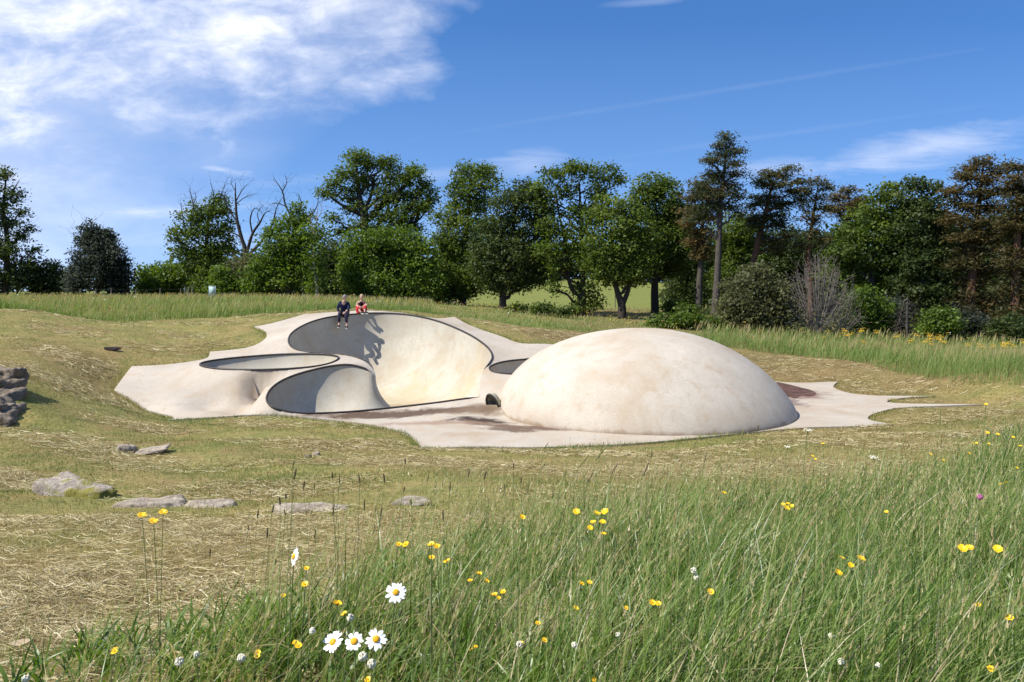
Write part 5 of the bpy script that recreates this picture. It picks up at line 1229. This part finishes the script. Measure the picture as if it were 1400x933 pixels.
flower_at('clover', 'pink clover head standing out of the tall grass at far right', DF, 1340, 680, 4.6, b_clover(.017, M_PINK), (0, -.3, 1), None, .0014)
flower_at('yarrow', 'white flat-topped umbel on a thin stem in front of the slab edge', DF, 1104, 588, 10.5, b_umbel(.055), (0, -.15, 1), None, .004)
flower_at('yarrow', 'white flat-topped umbel above the turf right of the dome', DF, 1196, 626, 8.5, b_umbel(.05), (0, -.15, 1), None, .003)
flower_at('yarrow', 'faint whitish umbel left of the two taller umbels', DF, 1076, 611, 10, b_umbel(.045), (0, -.15, 1), None, .003)
g = np.random.default_rng(77)
SP = [(342,676),(383,690),(365,735),(372,700),(391,682),(455,655),(464,662),(492,660),(554,634),(584,658),(615,672),(498,698),(520,705),(606,712),(455,705),(430,668),(402,655),(352,708),(376,772),(340,725),(287,760),(400,640),(526,660),(640,652),(668,690),(662,655),(702,640),(562,690),(415,668),(712,660),(390,705),(430,735),(552,672),(690,670)]
for k, (px, py) in enumerate(SP):
    flower_at('plantain', 'thin dark ribwort seed spike standing above the cut hay left of the tall grass', 'seed stalk', px, py, 3.0+1.2*g.uniform(), b_spike(g.uniform(.02, .05), g.uniform(.003, .0048), M_BROWN if k % 3 else M_OLIVE), (g.uniform(-.15, .25), -.05, 1), 'dark seed spikes above the hay', .0008)
SP2 = [(741,640),(745,612),(790,640),(795,655),(803,600+60),(815,628),(820,622),(905,610),(880,650),(860,640),(930,640),(948,610),(962,636),(770,655),(720,678),(756,680),(835,650),(900,660),(985,640),(1010,610),(1035,590),(1272,575),(1285,580),(1395,575),(1050,640),(890,625)]
for k, (px, py) in enumerate(SP2):
    flower_at('foxtail_stalk', 'dark foxtail grass head leaning over the turf behind the middle of the tall grass', 'seed stalk', px, py, 4.2+2.2*g.uniform(), b_spike(g.uniform(.04, .11), g.uniform(.0032, .0052), M_OLIVE if k % 4 else M_BROWN), (g.uniform(-.1, 1.1), -.05, 1), 'dark foxtail heads over the middle', .0010, lean=-g.uniform(.05, .2))
# yellow ragwort clumps in the far right meadow: one plant built, then copied
rg = thing('ragwort', 'yellow ragwort plant flowering in the long grass below the right hand wood', 'flower', (0, 0, 0), 'yellow ragwort along the right hand wood')
st = MB(); hd_ = MB()
for k in range(7):
    a = g.uniform(0, 6.28); e = (.16*math.cos(a)*g.uniform(.3, 1), .16*math.sin(a)*g.uniform(.3, 1), g.uniform(.8, 1.)); st.tube([(0, 0, 0), (e[0]*.4, e[1]*.4, .5), e], .008, 5)
    for q_ in range(7): hd_.lump(np.array(e)+g.normal(size=3)*np.array([.06, .06, .03]), (.019, .019, .012), 6, 4)
st.build('stem', M_STEM, rg); hd_.build('blossom', M_YEL, rg)
RW = [(x_+g.normal()*6, g.uniform(42, 52)) for x_ in list(np.linspace(1150, 1190, 6))+list(np.linspace(1255, 1290, 10))+list(np.linspace(1350, 1400, 9))+[1225, 1320]]
for k, (px, y) in enumerate(RW):
    y = y if px < 1340 else g.uniform(36, 48)
    x = (px-700)*y/F; r_ = rg
    if k:
        r_ = rg.copy(); COL.objects.link(r_)
        for ch in list(rg.children):
            c = ch.copy(); COL.objects.link(c); c.parent = r_
    r_.location = (x, y, gz1(x, y)); r_.rotation_euler = (0, 0, g.uniform(0, 6.28)); s_ = g.uniform(.75, 1.1); r_.scale = (s_, s_, s_*.95)
# specks of blossom nobody could count, far off in the meadow
M_FLECK = leafmat('meadow_blossom', [(0, (.62, .40, .02)), (.62, (.55, .36, .03)), (.7, (.7, .7, .66)), (1, (.75, .75, .72))], .1)
p = scatter(2600, -45, 45, 34, 80, g, True, 3.); p = p[in_poly(p, ME)]; d = seg_dist(p, MEADOW_EDGE[:, :2]); pxq = 700+p[:, 0]*F/p[:, 1]
k_ = (d > 1.5) & (g.uniform(size=len(p)) < np.where(pxq < 480, .30, np.where(pxq < 950, .55, .2))*np.clip(patchy(p, .5, 2.)*1.6-.3, 0, 1)); p = p[k_]; n = len(p)
hz = np.where(pxq[k_] > 950, .75, .52)*g.uniform(.9, 1.15, n)
v, f, t = clumps_to_leaves(np.column_stack([p, gz(p)+hz]), .06, 4, .055, g, .5, .6, 1.1, g.uniform(0, .8, n))
o = put('meadow_blossom', npmesh('meadow_blossom', v, f, {'tint': t}), M_FLECK); tag(o, 'specks of yellow and white blossom in the far meadow', 'blossom', None, 'stuff')
# ================================================================ sky, sun, camera
SUN_EL, SUN_AZ = R(50), R(245)      # azimuth clockwise from +Y
w = bpy.data.worlds.new('World'); SC.world = w; w.use_nodes = True
nt = w.node_tree; bg = nt.nodes['Background']
sky = N(nt, 'ShaderNodeTexSky', sky_type='NISHITA'); sky.sun_disc = False
sky.sun_elevation = SUN_EL; sky.sun_rotation = SUN_AZ; sky.air_density = 1.0; sky.dust_density = .3; sky.ozone_density = 2.5; sky.altitude = 300
hs = N(nt, 'ShaderNodeHueSaturation'); hs.inputs['Saturation'].default_value = 1.22; hs.inputs['Hue'].default_value = .5
d = N(nt, 'ShaderNodeTexCoord').outputs['Generated']
lift = N(nt, 'ShaderNodeVectorMath', operation='ADD'); lift.inputs[1].default_value = (0, 0, .16); nt.links.new(d, lift.inputs[0])
nrmv = N(nt, 'ShaderNodeVectorMath', operation='NORMALIZE'); nt.links.new(lift.outputs[0], nrmv.inputs[0]); nt.links.new(nrmv.outputs[0], sky.inputs['Vector'])
nt.links.new(sky.outputs[0], hs.inputs['Color'])
sep = N(nt, 'ShaderNodeSeparateXYZ'); nt.links.new(d, sep.inputs[0]); X, Y, Z = sep.outputs
Ys = math_(nt, 'MAXIMUM', Y, .05)
u_ = math_(nt, 'DIVIDE', X, Ys); v_ = math_(nt, 'DIVIDE', Z, Ys)
front = ramp(nt, Y, [(.1, (0, 0, 0)), (.3, (1, 1, 1))])
cmb = N(nt, 'ShaderNodeCombineXYZ'); nt.links.new(u_, cmb.inputs[0]); nt.links.new(v_, cmb.inputs[1]); uv = cmb.outputs[0]
def mapped(scale, rot=0., loc=(0, 0, 0)):
    mp = N(nt, 'ShaderNodeMapping'); mp.inputs['Scale'].default_value = scale; mp.inputs['Rotation'].default_value = (0, 0, rot); mp.inputs['Location'].default_value = loc
    nt.links.new(uv, mp.inputs['Vector']); return mp.outputs[0]
n1 = noise(nt, mapped((1, 1.6, 1), -.35), 3.2, 8, .58, .3); n2 = noise(nt, mapped((1, 2.2, 1), -.4, (3, 1, 0)), 9, 9, .62, .25)
def lin(a, b_, c_): # a*u+b*v+c
    return math_(nt, 'ADD', math_(nt, 'ADD', math_(nt, 'MULTIPLY', u_, a), math_(nt, 'MULTIPLY', v_, b_)), c_)
def smin(a, b_): return math_(nt, 'MINIMUM', a, b_)
def smax(a, b_): return math_(nt, 'MAXIMUM', a, b_)
def uvp(px, py): return (px-700)/F, (400-py)/F
def half(p, q):
    """signed distance to the line p->q, positive on its left"""
    (x1, y1), (x2, y2) = uvp(*p), uvp(*q); l = math.hypot(x2-x1, y2-y1); nx_, ny_ = -(y2-y1)/l, (x2-x1)/l
    return lin(nx_, ny_, -(nx_*x1+ny_*y1))
def ell(px, py, rx, ry, rot):
    """1 at the centre falling to 0 at the ellipse"""
    cu, cv = uvp(px, py); ca, sa = math.cos(rot), math.sin(rot); rx /= F; ry /= F
    a = lin(ca/rx, sa/rx, -(ca*cu+sa*cv)/rx); b_ = lin(-sa/ry, ca/ry, -(-sa*cu+ca*cv)/ry)
    return math_(nt, 'SUBTRACT', 1., math_(nt, 'SQRT', math_(nt, 'ADD', math_(nt, 'MULTIPLY', a, a), math_(nt, 'MULTIPLY', b_, b_))))
# big bank of cloud upper left
bank = smin(half((220, 250), (610, 112)), 9.) 
bank = smin(bank, smax(half((560, 88), (700, -15)), math_(nt, 'MULTIPLY', ell(500, 118, 125, 60, .15), .06)))
lowfade = ramp(nt, v_, [(.02, (.0, 0, 0)), (.13, (.35, .35, .35)), (.22, (1, 1, 1))])
s = math_(nt, 'ADD', bank, math_(nt, 'MULTIPLY', math_(nt, 'SUBTRACT', n1, .5), .16))
s = math_(nt, 'ADD', s, math_(nt, 'MULTIPLY', math_(nt, 'SUBTRACT', n2, .5), .07))
edge = ramp(nt, s, [(-.0, (0, 0, 0)), (.045, (.45, .45, .45)), (.14, (1, 1, 1))])
dens = ramp(nt, math_(nt, 'ADD', math_(nt, 'MULTIPLY', n1, .5), math_(nt, 'MULTIPLY', n2, .5)), [(.33, (.25, .25, .25)), (.48, (.68, .68, .68)), (.60, (1, 1, 1))])
cl = math_(nt, 'MULTIPLY', math_(nt, 'MULTIPLY', edge, dens), .96)
# pale veil low on the left
veil = math_(nt, 'MULTIPLY', math_(nt, 'MULTIPLY', ramp(nt, u_, [(0., (1, 1, 1)), (.01, (1, 1, 1))]), 1.0), 1.0)
vm = ramp(nt, math_(nt, 'ADD', math_(nt, 'ADD', half((150, 420), (430, 120)), .05), math_(nt, 'MULTIPLY', math_(nt, 'SUBTRACT', n1, .5), .15)), [(0., (0, 0, 0)), (.25, (.52, .52, .52))])
cl = smax(cl, vm)
# thin cirrus
n3 = noise(nt, mapped((1, 6, 1), -.25), 7, 7, .62, .8)
def wisp(px, py, rx, ry, rot, amt, thr=.40):
    e = math_(nt, 'ADD', math_(nt, 'MULTIPLY', ell(px, py, rx, ry, rot), .55), math_(nt, 'SUBTRACT', n3, thr))
    return math_(nt, 'MULTIPLY', ramp(nt, e, [(.12, (0, 0, 0)), (.65, (1, 1, 1))]), amt)
for a in ((1260, 203, 190, 30, .17, .45), (200, 290, 170, 22, .05, .5), (715, 225, 70, 26, .1, .4), (1060, 185, 330, 5, .14, .045), (1010, 120, 520, 5, .16, .055), (890, 2, 70, 7, .1, .2),
          (300, 232, 60, 8, -.15, .5), (1060, 230, 100, 18, .1, .3), (130, 330, 260, 40, 0, .35), (560, 240, 300, 12, .05, .18), (470, 8, 40, 8, -.2, .6), (60, 200, 90, 12, 0, .6)):
    cl = smax(cl, wisp(*a))
cl = math_(nt, 'MULTIPLY', cl, front)
cc = ramp(nt, dens, [(.3, (4.0, 4.9, 7.0)), (.62, (5.3, 5.8, 7.2)), (.97, (7.6, 7.8, 8.5))])
CLOUD_GAIN = 1.0
blue = mix(nt, 1., hs.outputs[0], (.90, 1.04, 1.22), 'MULTIPLY')
hz = ramp(nt, v_, [(0., (.5, .5, .5)), (.14, (.14, .14, .14)), (.34, (0, 0, 0))])
blue = mix(nt, hz, blue, (3.6, 5.0, 7.6))
skyc = mix(nt, cl, blue, cc)
nt.links.new(skyc, bg.inputs['Color']); bg.inputs['Strength'].default_value = .104

sun = bpy.data.lights.new('sun', 'SUN'); sun.energy = 4.7; sun.angle = R(.53); sun.color = (1, .955, .88)
so = bpy.data.objects.new('sun', sun); COL.objects.link(so)
sd = Vector((math.sin(SUN_AZ)*math.cos(SUN_EL), math.cos(SUN_AZ)*math.cos(SUN_EL), math.sin(SUN_EL)))
so.rotation_euler = (-sd).to_track_quat('-Z', 'Y').to_euler(); so.location = sd*60

cam = bpy.data.cameras.new('camera'); co = bpy.data.objects.new('camera', cam); COL.objects.link(co)
co.location = (0, 0, EYE); co.rotation_euler = (R(90), 0, 0)
cam.sensor_width = 36; cam.lens = 36*F/1400; cam.shift_y = -66.5/1400; cam.clip_start = .05; cam.clip_end = 9000
SC.camera = co
SC.view_settings.view_transform = 'Standard'; SC.view_settings.look = 'None'; SC.view_settings.gamma = 1
SC.view_settings.exposure = .55; SC.view_settings.use_curve_mapping = False
SC.cycles.max_bounces = 6; SC.cycles.diffuse_bounces = 3; SC.cycles.glossy_bounces = 2; SC.cycles.transmission_bounces = 4; SC.cycles.transparent_max_bounces = 4
SC.cycles.use_denoising = True
